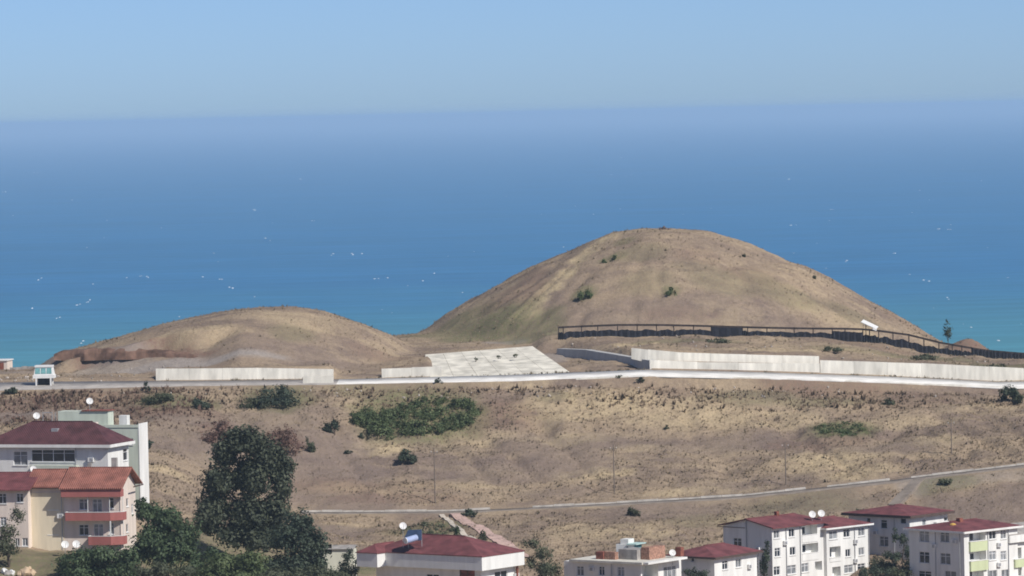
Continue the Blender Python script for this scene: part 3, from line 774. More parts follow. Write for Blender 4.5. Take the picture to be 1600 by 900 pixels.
    def _log(s, face, r, depth, par, ph, door, proud):
        a0, a1, z0, z1 = r
        if door:
            mb = MB(); am = a0 + (a1 - a0) * 0.12; an = a0 + (a1 - a0) * 0.62
            s.bx(mb, face, am, an, z0 + 0.03, z1 - 0.25, -depth + 0.02, -depth + 0.09)
            w = mb.build('balcony_door', FRAME, s.root)
            g = MB(); s.bx(g, face, am + 0.1, (am + an) / 2 - .05, z0 + 0.15, z1 - 0.35, -depth + 0.05, -depth + 0.10); s.bx(g, face, (am + an) / 2 + .05, an - 0.1, z0 + 0.15, z1 - 0.35, -depth + 0.05, -depth + 0.10)
            g.build('pane', GLASS, w)
        if par:
            mb = MB(); s.bx(mb, face, a0 - 0.06, a1 + 0.06, z0 - ph, z0 + 0.05, -0.14, 0.07 + proud)
            mb.build('balcony_parapet', par, s.root)
            mb = MB(); s.bx(mb, face, a0 - 0.1, a1 + 0.1, z0 + 0.052, z0 + 0.12, -0.17, 0.11 + proud)
            mb.build('handrail', W_WHITE, s.root)
    def roof(s, h, over=0.6, axis='w', inset=(0, 0), m=None, fascia=None, ext=None, z=None, thick=0.16):
        """axis: ridge direction; inset: hip distance at the near and far end (0 = gable)"""
        x0, x1, y0, y1 = (-s.Lu - over, over, -over, s.Lw + over) if ext is None else ext
        z = s.h if z is None else z
        if axis == 'w':
            xm = (x0 + x1) / 2; A = (xm, y0 + inset[0], z + h); B = (xm, y1 - inset[1], z + h)
            top = [(x0, y0, z), (x1, y0, z), (x1, y1, z), (x0, y1, z), A, B]
            F = [(1, 2, 5, 4), (3, 0, 4, 5), (0, 1, 4), (2, 3, 5)]
        else:
            ym = (y0 + y1) / 2; A = (x1 - inset[0], ym, z + h); B = (x0 + inset[1], ym, z + h)
            top = [(x0, y0, z), (x1, y0, z), (x1, y1, z), (x0, y1, z), A, B]
            F = [(0, 1, 4, 5), (2, 3, 5, 4), (1, 2, 4), (3, 0, 5)]
        gab = [(inset[0] == 0), (inset[1] == 0)]
        V = [(a, b_, c_ + thick) for a, b_, c_ in top] + top
        FF = list(F[:2])
        if not gab[0]: FF.append(F[2])
        if not gab[1]: FF.append(F[3])
        FF += [tuple(i + 6 for i in reversed(f)) for f in FF]
        # closing edges
        per = [(0, 1), (1, 2), (2, 3), (3, 0)]
        for a, b_ in per: FF.append((a, a + 6, b_ + 6, b_))
        if axis == 'w':
            if gab[0]: FF += [(0, 4, 10, 6), (4, 1, 7, 10)]; FF.remove((0, 6, 7, 1))
            if gab[1]: FF += [(2, 5, 11, 8), (5, 3, 9, 11)]; FF.remove((2, 8, 9, 3))
        else:
            if gab[0]: FF += [(1, 4, 10, 7), (4, 2, 8, 10)]; FF.remove((1, 7, 8, 2))
            if gab[1]: FF += [(3, 5, 11, 9), (5, 0, 6, 11)]; FF.remove((3, 9, 6, 0))
        rf = MB().add(V, FF).build('roof', m or RF_RED, s.root)
        if fascia:
            fm, fh = fascia
            mb = MB(); t = 0.07
            mb.box(x0, x1, y0 - t, y0 - 0.004, z - fh, z + thick * 0.9); mb.box(x1 + 0.004, x1 + t, y0, y1, z - fh, z + thick * 0.9)
            mb.build('fascia', fm, rf)
        MB().bar(Vector(A) + Vector((0, 0, thick)), Vector(B) + Vector((0, 0, thick)), 0.28, 0.1).build('ridge_cap', m or RF_RED, rf)
        return rf
    def part(s, name, m, *boxes):
        mb = MB()
        for q in boxes: mb.box(*q)
        return mb.build(name, m, s.root)

def dish(px, py, Y, diam, label, mast=1.2, face=(0.25, -1, 0.45)):
    c_ = at(px, py, Y)
    root = empty('satellite_dish', (c_.x, c_.y, c_.z - mast)); tag(root, label, 'satellite dish', 'satellite dishes on the houses')
    n_ = Vector(face).normalized(); a = n_.cross(Vector((0, 0, 1))).normalized(); b_ = a.cross(n_)
    V = []; F_ = []; K = 16; r0 = diam / 2; C0 = Vector((0, 0, mast))
    for side in (0, 1):
        for j in range(4):
            rr = r0 * j / 3
            for i in range(K):
                t = 2 * math.pi * i / K
                V.append(tuple(C0 + a * (rr * math.cos(t)) + b_ * (rr * math.sin(t)) + n_ * (0.28 * rr * rr / r0 - side * 0.03)))
        o0 = side * 4 * K
        for j in range(3):
            for i in range(K):
                F_.append((o0 + j * K + i, o0 + j * K + (i + 1) % K, o0 + (j + 1) * K + (i + 1) % K, o0 + (j + 1) * K + i))
    for i in range(K): F_.append((3 * K + i, 3 * K + (i + 1) % K, 7 * K + (i + 1) % K, 7 * K + i))
    MB().add(V, F_).build('reflector', WHITE, root)
    q = C0 + n_ * (diam * 0.55)
    MB().tube(C0 - b_ * r0 * 0.9 + n_ * 0.1, q, 0.02).tube(q, q - n_ * 0.12, 0.05, 0.05).build('feed_arm', GREYM, root)
    MB().tube((0, 0, -0.3), (0, 0, mast), 0.035).tube((0, 0, mast), C0 - n_ * 0.02, 0.05).build('mast', GREYM, root)
    return root

# --- pink and cream apartment house at the lower left
A = Bld('apartment_house', 'pink and cream apartment house with rose balconies and orange tiled roof', 187, 763, 660, 13, 12.9, 7.0, 10.6, W_PINK)
A.win('F', 131, 788, 15, 17, glass=GLASSC).win('F', 131, 828, 15, 17).win('F', 83, 788, 16, 17).win('F', 83, 827, 16, 17).win('F', 77, 863, 18, 12)
A.win('F', 152, 790, 15, 21, glass=GLASSC, mull=1, sill=False).win('F', 154, 829, 15, 21, glass=GLASSC, sill=False).win('F', 174, 786, 8, 17, mull=0).win('F', 174, 826, 8, 18, mull=0)
A.win('R', 199, 785, 3.5, 13, mull=0).win('R', 207, 795, 3, 15, mull=0).win('R', 199, 825, 3.5, 13, mull=0)
A.walls(gable=('u', 2.5))
for (x0, x1, py1, py0) in ((102, 197, 801, 813), (138, 197, 838.5, 851)):
    a0, z1 = A.pix('F', 160, py1, 1.3); _, z0 = A.pix('F', 160, py0, 1.3)
    xl = -A.pix('F', x0, py1, 1.3)[0]; xr = 0.55
    poly = [(xl, 0.03), (xl, -1.3), (xr - 1.6, -1.3), (xr, -0.35), (xr, 0.9), (0.03, 0.9), (0.03, 0.03)]
    b2 = MB().prism(poly, z0, z0 + 0.14).build('balcony', W_WHITE, A.root)
    mb = MB()
    path = [(xl, 0.0), (xl, -1.3), (xr - 1.6, -1.3), (xr, -0.35), (xr, 0.9)]
    for p, q in zip(path[:-1], path[1:]):
        mb.bar((*p, (z0 + z1) / 2 - 0.02), (*q, (z0 + z1) / 2 - 0.02), 0.10, z1 - z0 + 0.06)
    mb.build('parapet', W_ROSE, b2)
    mb = MB()
    for p, q in zip(path[:-1], path[1:]): mb.bar((*p, z1 + 0.06), (*q, z1 + 0.06), 0.14, 0.07)
    mb.build('handrail', W_WHITE, b2)
    for (x, y) in ((xl + 3.2, -1.25), (xr - 1.65, -1.25), (xr - 0.05, -0.3)):
        MB().tube((x, y, z1 + 0.08), (x, y, z1 + 2.2), 0.05, 0.05, 6).build('balcony_post', W_WHITE, b2)
rfA = A.roof(2.5, ext=(-8.1, 0.9, -1.7, 7.6), axis='u', inset=(0, 0), m=RF_TILE, thick=0.18)
A.part('eave_beam', W_ROSE, (-7.9, 0.55, -1.5, -0.02, A.h - 1.05, A.h - 0.05))
A.part('cream_panel', W_CREAM, (-12.93, -8.05, -0.06, -0.012, -1.9, A.pix('F', 60, 770)[1]))
A.part('barge_board', FRAMEB, (0.92, 1.0, 3.2, 7.65, A.h - 0.15, A.h + 0.02))
# cream side: lower separate roof
rf = A.roof(2.1, ext=(-13.4, -8.12, -0.75, 7.3), axis='u', inset=(0, 0.0), m=RF_TILE, thick=0.18, z=A.h + 0.15)
A.part('chimney', CEM, (-2.2, -1.5, 3.4, 4.1, A.h + 2.0, A.h + 3.9))
A.part('chimney', CEM, (-5.6, -5.1, 3.4, 3.9, A.h + 2.0, A.h + 3.2))
# --- its lower left neighbour, cut by the picture edge
A2 = Bld('terraced_house', 'shaded terraced house with faded red roof at the left picture edge', 43, 766, 661.5, 13, 9.0, 9.0, 9.6, W_PINK)
A2.win('F', 31, 778, 11, 14).win('F', 4, 779, 12, 16, glass=GLASS).win('F', 39, 847, 9, 13).win('F', 27, 847, 7, 12).win('F', 5, 815, 10, 14)
A2.walls(gable=('u', 1.9)); A2.roof(2.0, ext=(-9.6, 0.62, -0.9, 9.6), axis='u', m=RF_RED, inset=(0, 0))

# --- white house with maroon hip roof behind
B = Bld('hipped_house', 'white house with dark maroon hip roof and wide ribbon window', 168, 696, 681, 20, 19.0, 7.0, 9.0, W_WHITE)
B.win('F', 83, 712, 68, 19, frame=FRAME, glass=GLASS, mull=3).win('F', 32, 716, 22, 22, mull=1, glass=GLASSC)
B.win('R', 196, 710, 7, 19, mull=0, glass=GLASS)
B.walls()
B.roof(3.0, over=0.7, axis='u', inset=(4.6, 6.5), m=RF_MAROON, fascia=(W_WHITE, 0.28))
a0, z0 = B.pix('F', 47, 726, 0.9); a1, _ = B.pix('F', 119, 726, 0.9)
B.part('balcony_slab', W_GREEN, (-a0, -a1, -0.9, -0.02, z0 - 1.5, z0 - 0.1)); B.part('balcony_rail', GREYM, (-a0, -a1, -0.95, -0.88, z0 + 0.05, z0 + 0.16))
a0, z0 = B.pix('F', 94, 672, -3.5)
B.part('roof_hatch', GREYM, (-a0 - 0.5, -a0 + 0.5, 1.6, 2.6, B.h + 1.5, B.h + 2.25))
a0, z0 = B.pix('F', 148, 673, -4.0)
B.part('chimney', W_PINK, (-a0 - 0.35, -a0 + 0.35, 3.8, 4.5, B.h + 1.6, B.h + 3.0))
B.part('chimney', BRICKD, (-5.2, -4.6, 2.6, 3.2, B.h + 0.8, B.h + 2.3))

# --- flat-roofed pale green block behind that
Cg = Bld('flat_roofed_block', 'pale green flat-roofed block with a sunlit white end wall', 216, 668, 697, 15, 16.8, 3.7, 11.6, W_GREEN)
Cg.win('F', 205, 690, 6, 10, mull=0)
Cg.walls()
Cg.part('end_wall', W_WHITE, (0.004, 0.12, -0.05, 3.75, -2, Cg.h + 0.55))
Cg.part('parapet', W_GREEN, (-16.8, -0.01, -0.10, 0.15, Cg.h + 0.002, Cg.h + 0.4), (-16.8, -16.6, 0.16, 3.7, Cg.h + 0.002, Cg.h + 0.4))
Cg.part('stair_house', W_GREEN, (-12.6, -5.0, 1.2, 3.6, Cg.h + 0.003, Cg.h + 2.3))
Cg.part('stair_roof', BRICKD, (-9.0, -4.8, 1.0, 3.65, Cg.h + 2.303, Cg.h + 2.42))
Cg.part('chimney', W_WHITE, (-3.1, -1.9, 0.6, 1.8, Cg.h + 0.003, Cg.h + 1.7))
Cg.part('water_tank', DARK, (-9.9, -9.0, 0.4, 1.0, Cg.h + 0.003, Cg.h + 0.8))
Cg.part('tank_frame', GREYM, (-14.9, -14.82, 1, 1.08, Cg.h, Cg.h + 2.1), (-13.5, -13.42, 1, 1.08, Cg.h, Cg.h + 2.1), (-14.9, -13.42, 1, 1.08, Cg.h + 2.1, Cg.h + 2.2), (-13.5, -13.42, 2.4, 2.48, Cg.h, Cg.h + 2.1))
dish(57, 650, 696, 1.0, 'white satellite dish on the green block roof beside a metal frame')
dish(140, 627, 700, 1.0, 'white satellite dish topmost above the green block stair roof')
dish(52, 733, 668, 0.9, 'white satellite dish between the maroon roof and the orange roof')
dish(101.5, 851, 655, 1.05, 'left one of the dish pair before the pink house', 2.2)
dish(119, 850.5, 655, 1.05, 'right one of the dish pair before the pink house', 2.2)

# --- bungalow with the broad white eaves band in the middle
D = Bld('broad_eaved_house', 'low house with crimson roof and broad white eaves band', 751, 890, 640, 37, 17.6, 7.6, 5.2, W_WHITE)
D.win('F', 676, 903, 20, 12).win('F', 730, 902, 24, 24, glass=BRICKD, frame=FRAMEB, mull=1).win('R', 783, 898, 20, 12)
D.walls()
bh = 1.75
D.part('eaves_band', W_WHITE, (-18.0, 1.0, -1.0, -0.8, D.h - 0.05, D.h + bh), (0.8, 1.0, -0.798, 8.3, D.h - 0.05, D.h + bh), (-18.0, -17.8, -0.798, 8.3, D.h - 0.05, D.h + bh), (-17.8, 0.8, 8.1, 8.3, D.h - 0.05, D.h + bh), (-17.79, 0.79, -0.79, 8.09, D.h + 0.004, D.h + 0.12))
D.part('eaves_wing', W_WHITE, (-18.7, -15.2, -2.75, -1.01, D.h - 0.06, D.h + bh - 0.01))
D.roof(2.1, ext=(-18.1, 1.08, -1.08, 8.4), axis='u', inset=(6.4, 5.0), m=RF_RED, z=D.h + bh, thick=0.12)
D.roof(1.0, ext=(-18.8, -15.1, -2.85, 3.0), axis='w', inset=(1.8, 0.0), m=RF_RED, z=D.h + bh + 0.005, thick=0.10)
D.part('porch_post', BRICKD, (0.3, 0.55, 7.3, 7.55, -2, D.h - 0.06))
dish(629.5, 822, 652, 1.0, 'cream satellite dish above the crimson roof of the low house', 1.6)
p = at(640, 846, 645)
sw = empty('solar_water_heater', tuple(p)); tag(sw, 'solar water heater with white tank on the crimson roof', 'water heater')
BLUEP = mat('solar_panel', (0.03, 0.05, 0.10), 0.15, 0.2, spec=0.6)
BLUEL = mat('blue_tank', (0.38, 0.46, 0.68), 0.4, 0.1)
MB().add([(-0.9, 0.2, 0.1), (1.6, 0.9, 0.1), (1.6, 1.9, 1.4), (-0.2, 1.5, 1.4), (-0.9, 0.2, 0.02), (1.6, 0.9, 0.02), (1.6, 1.9, 1.32), (-0.2, 1.5, 1.32)], [(0, 1, 2, 3), (7, 6, 5, 4), (0, 4, 5, 1), (1, 5, 6, 2), (2, 6, 7, 3), (3, 7, 4, 0)]).build('collector_panel', BLUEP, sw)
MB().tube((-0.5, -0.5, 0.15), (0.9, 0.6, 0.45), 0.42, 0.42, 14).build('tank', BLUEL, sw)
MB().tube((-0.56, -0.55, 0.14), (-0.5, -0.5, 0.15), 0.43, 0.43, 14).build('tank_cap', WHITE, sw)
MB().bar((-0.9, 0.2, -0.8), (-0.9, 0.2, 0.2), 0.06).bar((1.6, 1.9, -1.0), (1.6, 1.9, 1.4), 0.06).bar((1.6, .9, -.8), (1.6, .9, .1), .06).bar((-.2, 1.5, -1), (-.2, 1.5, 1.4), .06).build('stand', GREYM, sw)

# --- lime-washed shed left of it
S = Bld('shed', 'small limewashed shed with one black opening among the trees', 551, 858, 668, 8, 6.2, 3.0, 2.9, W_SHED)
S.win('F', 513, 858, 11, 15, frame=FRAMEB, glass=DARK, mull=0, sill=False)
S.walls(); S.roof(0.35, over=0.25, axis='u', m=CEM, inset=(0, 0), thick=0.08)

# --- flat-roofed unfinished house
E1 = Bld('unfinished_house', 'flat-roofed white house with orange brick stubs on its roof', 1001, 882, 662, 37, 13.0, 9.6, 6.5, W_WHITE)
E1.win('F', 906.5, 892, 11, 15, glass=GLASSC).win('F', 940, 892, 9, 14).win('F', 970, 893, 11, 15)
E1.loggia('R', 1016, 894, 25, 22, door=False, depth=2.2).win('R', 1047, 895, 20, 21, mull=2, glass=GLASSC)
E1.walls()
E1.part('roof_slab', CONC, (-11.7, 0.6, -0.55, 9.0, E1.h + 0.003, E1.h + 0.32))
E1.part('canopy_slab', W_WHITE, (0.62, 1.5, -0.3, 9.0, E1.h + 0.05, E1.h + 0.33))
E1.part('brick_stub', BRICK, (-7.1, -5.3, 1.4, 2.2, E1.h + 0.323, E1.h + 1.35))
E1.part('rusty_box', BRICKD, (-8.4, -7.15, 1.2, 2.2, E1.h + 0.323, E1.h + 1.35))
E1.part('stair_wall', BRICK, (-2.2, -0.8, 3.2, 7.0, E1.h + 0.323, E1.h + 2.0))
E1.part('lean_to', CEM, (-5.4, -2.3, 2.4, 5.6, E1.h + 0.323, E1.h + 1.7))
E1.part('rusty_box', BRICKD, (-0.4, 0.5, 8.82, 9.6, E1.h + 0.323, E1.h + 1.6))
hutb = Bld('roof_cabin', 'tiny lavender cabin with tilted teal roof behind the unfinished house', 991, 851, 676, 30, 2.9, 2.0, 4.5, W_PINK if False else W_WHITE)
hutb.win('F', 980, 857, 4, 9, mull=0); hutb.walls()
hutb.part('roof', TEALL, (-1.0, 0.6, -0.5, 2.4, hutb.h + 0.003, hutb.h + 0.14)); hutb.part('side_panel', TEALM, (0.03, 0.10, 0.0, 2.0, hutb.h - 2.2, hutb.h - 0.05)); hutb.part('gable_block', W_WHITE, (-2.3, -1.05, 0.2, 1.9, hutb.h + 0.003, hutb.h + 0.7))
dish(1050.5, 864, 668, 0.95, 'white satellite dish at the left corner of the small red roof', 1.4)

# --- small red-roofed house
G1 = Bld('small_house', 'small white house with low red hip roof below the apartment block', 1116, 872, 672, 38, 7.6, 10.2, 5.5, W_WHITE)
G1.win('R', 1133, 883, 9, 14).win('R', 1154, 880, 9, 13, glass=GLASSC).win('F', 1082, 875, 5, 6, mull=0)
G1.walls(); G1.roof(1.2, over=0.65, axis='w', inset=(3.6, 3.2), m=RF_RED, fascia=(FRAMEB, 0.12))

# --- the long white apartment block
K = Bld('apartment_block', 'long white three-storey apartment block with red roof and shaded gable', 1206, 826, 690, 45, 9.4, 11.1, 11.5, W_WHITE)
K.win('F', 1152, 849, 13, 17)
for (px, py, w_, h_) in ((1213.5, 834.6, 9, 13), (1237, 832.5, 9, 13), (1215, 863, 9, 14), (1238.6, 861, 9, 13), (1214, 892, 10, 14), (1237, 890, 14, 14), (1258, 887, 11, 14)):
    K.win('R', px, py, w_, h_)
K.loggia('R', 1265, 828.5, 24, 16, parapet=W_WHITE, depth=1.3).loggia('R', 1266, 857, 25, 16, parapet=W_WHITE, depth=1.3).loggia('R', 1279, 884, 11, 14, parapet=None)
K.walls(gable=('w', 1.08)); K.roof(1.08, ext=(-10.0, 0.65, -0.5, 12.4), axis='w', inset=(0, 2.2), m=RF_RED, fascia=None)
K.part('barge_board', FRAMEB, (-10.0, -4.7, -0.58, -0.505, K.h - 0.12, K.h - 0.02))
K.part('rain_pipe', GREYM, (-4.9, -4.8, -0.12, -0.02, -1, K.h + 0.9))
K.part('chimney', BRICKD, (-4.9, -4.4, 6.0, 6.5, K.h + 0.9, K.h + 1.8))
# projecting stair wing of the same block
KX = Bld('apartment_wing', 'right wing of the white block with white eaves edge', 1291, 826.5, 697.4, 45, 8.0, 9.1, 11.6, W_WHITE)
for (px, py, w_, h_, g_) in ((1302, 836, 13, 13, GLASSC), (1323, 833, 10, 13, GLASS), (1346, 831, 10, 13, GLASSC), (1325, 864, 8, 12, GLASS), (1346, 861.5, 9, 12, GLASSC), (1326, 889, 14, 13, GLASSC), (1346, 887, 12, 13, GLASS)):
    KX.win('R', px, py, w_, h_, glass=g_)
KX.loggia('R', 1305, 863, 17, 18, parapet=W_WHITE, ph=0.5, depth=1.0).loggia('R', 1307, 893, 13, 15, door=False)
KX.walls(); KX.roof(1.1, over=0.6, axis='w', inset=(3.4, 3.4), m=RF_RED, fascia=(W_WHITE, 0.10))
dish(1269, 804, 697, 1.05, 'left one of two white dishes above the apartment block ridge', 1.3)
dish(1283, 802.5, 698, 1.05, 'right one of two white dishes above the apartment block ridge', 1.3)

# --- house behind with red hip roof
M = Bld('vine_covered_house', 'white house with red hip roof and dark creepers on its corner', 1421, 807, 706, 42, 11.2, 9.2, 8.0, W_WHITE)
M.win('F', 1357, 813, 6, 8, mull=0, glass=GLASS).win('F', 1381, 819, 10, 14, mull=0, glass=GLASS).win('F', 1381, 846, 14, 16).win('F', 1411, 814, 9, 9, mull=0, glass=GLASS)
M.win('R', 1444, 816, 6, 10, mull=0).win('R', 1461, 819, 5, 6, mull=0).win('R', 1478, 811, 6, 7, mull=0)
M.walls(); M.roof(1.05, over=0.75, axis='w', inset=(4.5, 4.5), m=RF_RED, fascia=(FRAMEB, 0.22))
M.part('porch_wall', CEM, (-7.6, -3.0, -2.2, -0.02, -2.0, 1.0))
# --- white and lime block at the right
N = Bld('lime_balcony_block', 'white apartment block with lime green balconies and red roof', 1506, 832, 683, 47, 10.4, 11.4, 11.0, W_WHITE)
for (px, py, w_, h_, g_) in ((1444, 838, 15, 18, GLASSC), (1476, 839, 14, 17, GLASSC), (1444, 871, 16, 18, GLASS), (1477, 873, 16, 18, GLASSC), (1445, 899, 20, 14, GLASS), (1485, 898, 18, 12, GLASSC)):
    N.win('F', px, py, w_, h_, frame=FRAME, glass=g_)
N.loggia('R', 1527, 838, 26, 16, parapet=W_LIME, ph=1.35, depth=1.2, proud=0.25).loggia('R', 1528, 869, 26, 15, parapet=W_LIME, ph=1.35, depth=1.2, proud=0.25).loggia('R', 1526, 897, 22, 14, parapet=None)
for (px, py, w_, h_) in ((1551, 836, 11, 13), (1568, 835, 9, 14), (1551, 868, 11, 14), (1568, 868, 9, 14), (1552, 897, 13, 12), (1571, 896, 12, 12)):
    N.win('R', px, py, w_, h_, glass=GLASSC if py > 860 else None)
N.walls(); N.roof(0.95, over=0.6, axis='w', inset=(3.6, 3.4), m=RF_RED, fascia=(W_WHITE, 0.14))
p = at(1489, 824, 687)
yt = empty('roof_tank', tuple(p - Vector((0, 0, 0.5)))); tag(yt, 'small yellow tank on the red roof of the lime block', 'tank')
MB().tube((0, 0, 0), (0, 0, 0.95), 0.5, 0.46, 14).build('body', YELLOW, yt); MB().tube((0, 0, 0.95), (0, 0, 1.1), 0.46, 0.15, 14).build('lid', YELLOW, yt); MB().box(-.5, .5, -.5, .5, -0.7, 0.0).build('plinth', CEM, yt)
N.part('chimney', BRICKD, (-5.0, -4.3, 4.0, 4.7, N.h + 0.5, N.h + 1.5))
Pq = Bld('balconied_block', 'white block with pale green balconies cut by the right picture edge', 1577, 838, 690, 47, 5.0, 9.0, 10.5, W_WHITE)
Pq.loggia('R', 1589, 865, 14, 18, parapet=W_LIME, ph=1.1, depth=1.2, proud=0.5).loggia('R', 1589, 893, 14, 16, parapet=W_LIME, ph=1.0, proud=0.5).loggia('R', 1590, 843, 0.1, 0.1, parapet=None, door=False)
Pq.walls(); Pq.roof(1.3, over=0.6, axis='w', inset=(2.5, 2.5), m=CEM, fascia=(W_WHITE, 0.9))

# --- raised cabin beside the gravel road
g0 = at(68, 598, 800.0)
cab = empty('raised_cabin', (g0.x, 800.0, ground(g0.x, 800.0) + 0.06), R(-4)); tag(cab, 'small white cabin with teal windows raised on legs beside the gravel road', 'cabin')
s_ = 1.0
MB().box(-1.75, 1.75, -0.1, 2.2, 1.2, 1.75).build('floor_band', WHITE, cab)
MB().add([(-1.6, 0, 1.752), (1.6, 0, 1.752), (1.6, 2.1, 1.752), (-1.6, 2.1, 1.752), (-1.38, 0.25, 3.0), (1.38, 0.25, 3.0), (1.38, 2.0, 3.0), (-1.38, 2.0, 3.0)], [(0, 1, 5, 4), (1, 2, 6, 5), (2, 3, 7, 6), (3, 0, 4, 7)]).build('cabin_wall', WHITE, cab)
for x in (-0.95, 0.0, 0.95):
    w = MB().add([(x - 0.42, -0.02, 1.95), (x + 0.42, -0.02, 1.95), (x + 0.38, 0.17, 2.85), (x - 0.38, 0.17, 2.85), (x - 0.42, 0.08, 1.95), (x + 0.42, 0.08, 1.95), (x + 0.38, 0.27, 2.85), (x - 0.38, 0.27, 2.85)], [(0, 1, 2, 3), (0, 4, 5, 1), (1, 5, 6, 2), (2, 6, 7, 3), (3, 7, 4, 0)]).build('window_pane', mat('teal_glass', (0.20, 0.42, 0.42), 0.15, 0.2, spec=0.6), cab)
MB().box(-1.45, 1.45, 0.1, 2.15, 3.002, 3.3).build('roof', WHITE, cab)
for x in (-1.2, 1.2):
    for y in (0.0, 2.0): MB().box(x - 0.11, x + 0.11, y - 0.11, y + 0.11, -0.3, 1.198).build('leg', WHITE, cab)
MB().box(-1.05, 1.05, 0.9, 1.9, 0.1, 1.15).build('underside_shade', DARK, cab)  # dark box added to stand for the shade between the legs
# --- hut cut by the left picture edge on the plateau
g0 = at(11, 566, 858)
hl = empty('field_hut', (g0.x, 858, ground(g0.x, 858)), R(-10)); tag(hl, 'pale field hut with rusty panel at the plateau edge, far left', 'hut')
MB().box(-6, 0, 0, 3.5, -0.5, 1.9).build('wall', W_PINK, hl); MB().box(-6.2, 0.15, -0.2, 3.7, 1.902, 2.1).build('roof', WHITE, hl); MB().box(-2.2, -0.6, -0.06, -0.01, 0.4, 1.6).build('shutter', BRICKD, hl)
lw = at(15, 568, 856); 
gw = empty('garden_wall', (lw.x, 856, ground(lw.x, 856))); tag(gw, 'low dark boundary wall on the plateau edge at far left', 'wall')
for i in range(4):
    x0 = i * 1.05; zz = ground(lw.x + x0 + .5, 856) - gw.location.z
    MB().box(x0, x0 + 1.02, 0, 0.3, zz - 0.4, zz + 0.45).build('panel', CEM, gw)
# --- cairn on the summit
g0 = at(1036, 359, CB[1] - 2)
cz = empty('summit_cairn', (g0.x, g0.y, ground(g0.x, g0.y))); tag(cz, 'small dark stone heap on the summit of the great mound', 'stone heap')
STONE = mat('dark_stone', (0.14, 0.11, 0.10), 0.9, 0.3, 3)
for i, (x, y, z, r) in enumerate(((0, 0, 0.15, .38), (.5, .1, .12, .3), (-.45, .1, .1, .28), (.15, -.2, .42, .24), (.95, 0, .06, .2))):
    bm = bmesh.new(); bmesh.ops.create_icosphere(bm, subdivisions=1, radius=r)
    for v in bm.verts: v.co *= random.uniform(0.75, 1.2)
    me = bpy.data.meshes.new('stone'); bm.to_mesh(me); bm.free(); me.materials.append(STONE)
    link('stone', me, cz, (x, y, z))

# --- utility poles across the field
POLE = mat('weathered_pole', (0.20, 0.165, 0.14), 0.9, 0.2, 2)
for px, pyt, pyb, lab in ((680, 700, 786, 'thin pole left of centre above the country path, the leftmost one'), (960, 694, 772, 'thin dark utility pole in the middle of the field'), (1228, 690, 758, 'thin utility pole above the long white apartment block'), (1487, 655, 712, 'thin utility pole at the right beyond the farm track')):
    g0 = hit(px, pyb, 735); t_ = at(px - 0.5, pyt, g0.y)
    ro = empty('utility_pole', tuple(g0)); tag(ro, lab, 'utility pole', 'utility poles across the field')
    h_ = t_.z - g0.z
    MB().tube((0, 0, -0.5), (0, 0, h_), 0.10, 0.06, 8).build('shaft', POLE, ro)
    MB().box(-0.5, 0.5, -0.05, 0.05, h_ - 0.75, h_ - 0.66).build('crossarm', POLE, ro)
    for x in (-0.45, 0, 0.45): MB().tube((x, 0, h_ - 0.62), (x, 0, h_ - 0.42), 0.045, 0.03, 6).build('insulator', WHITE, ro)

def ac(b_, face, px, py):
    a_, z_ = b_.pix(face, px, py)
    mb = MB(); b_.bx(mb, face, a_ - 0.42, a_ + 0.42, z_ - 0.3, z_ + 0.3, 0.06, 0.36)
    o_ = mb.build('air_conditioner', WHITE, b_.root)
    mb = MB(); b_.bx(mb, face, a_ - 0.34, a_ + 0.14, z_ - 0.22, z_ + 0.22, 0.362, 0.375); mb.build('fan_grille', GREYM, o_)
def pipe(b_, face, px, z0=-1.0):
    a_, z_ = b_.pix(face, px, 850)
    p0 = Vector(b_.L(face, a_, z0, 0.09)); p1 = Vector(b_.L(face, a_, b_.h - 0.1, 0.09))
    MB().tube(p0, p1, 0.06, 0.06, 6).build('rain_pipe', GREYM, b_.root)
for b_, face, px, py in ((K, 'R', 1226, 848), (K, 'F', 1185, 858), (KX, 'R', 1336, 846), (KX, 'R', 1336, 876), (N, 'F', 1460, 853), (N, 'F', 1492, 846), (N, 'R', 1560, 851), (N, 'R', 1560, 882), (A, 'F', 95, 806), (B, 'F', 143, 718), (M, 'F', 1368, 832), (G1, 'R', 1170, 885), (E1, 'F', 925, 889), (D, 'R', 805, 899)):
    ac(b_, face, px, py)
for b_, face, px in ((K, 'R', 1228), (K, 'R', 1250), (KX, 'R', 1335), (KX, 'R', 1357), (N, 'F', 1462), (N, 'F', 1500), (N, 'R', 1543), (N, 'R', 1575), (A, 'F', 98), (B, 'F', 122), (M, 'F', 1398), (G1, 'R', 1184), (E1, 'F', 955)):
    pipe(b_, face, px)
# ------------------------------------------------------------------ vegetation
LEAF_DK = foliage_mat('dark_tree_leaves', (0.038, 0.050, 0.033), (0.12, 0.135, 0.085))
LEAF_GR = foliage_mat('green_tree_leaves', (0.040, 0.066, 0.036), (0.115, 0.16, 0.075))
LEAF_OL = foliage_mat('olive_leaves', (0.055, 0.070, 0.040), (0.13, 0.14, 0.085))
LEAF_BR = foliage_mat('bright_leaves', (0.055, 0.085, 0.034), (0.155, 0.19, 0.085))
LEAF_BL = foliage_mat('bluish_leaves', (0.034, 0.052, 0.036), (0.095, 0.12, 0.08))
LEAF_RD = foliage_mat('dry_red_leaves', (0.12, 0.07, 0.058), (0.24, 0.15, 0.115), trans=0.25)
BARK = mat('bark', (0.09, 0.07, 0.055), 0.95, 0.25, 3)

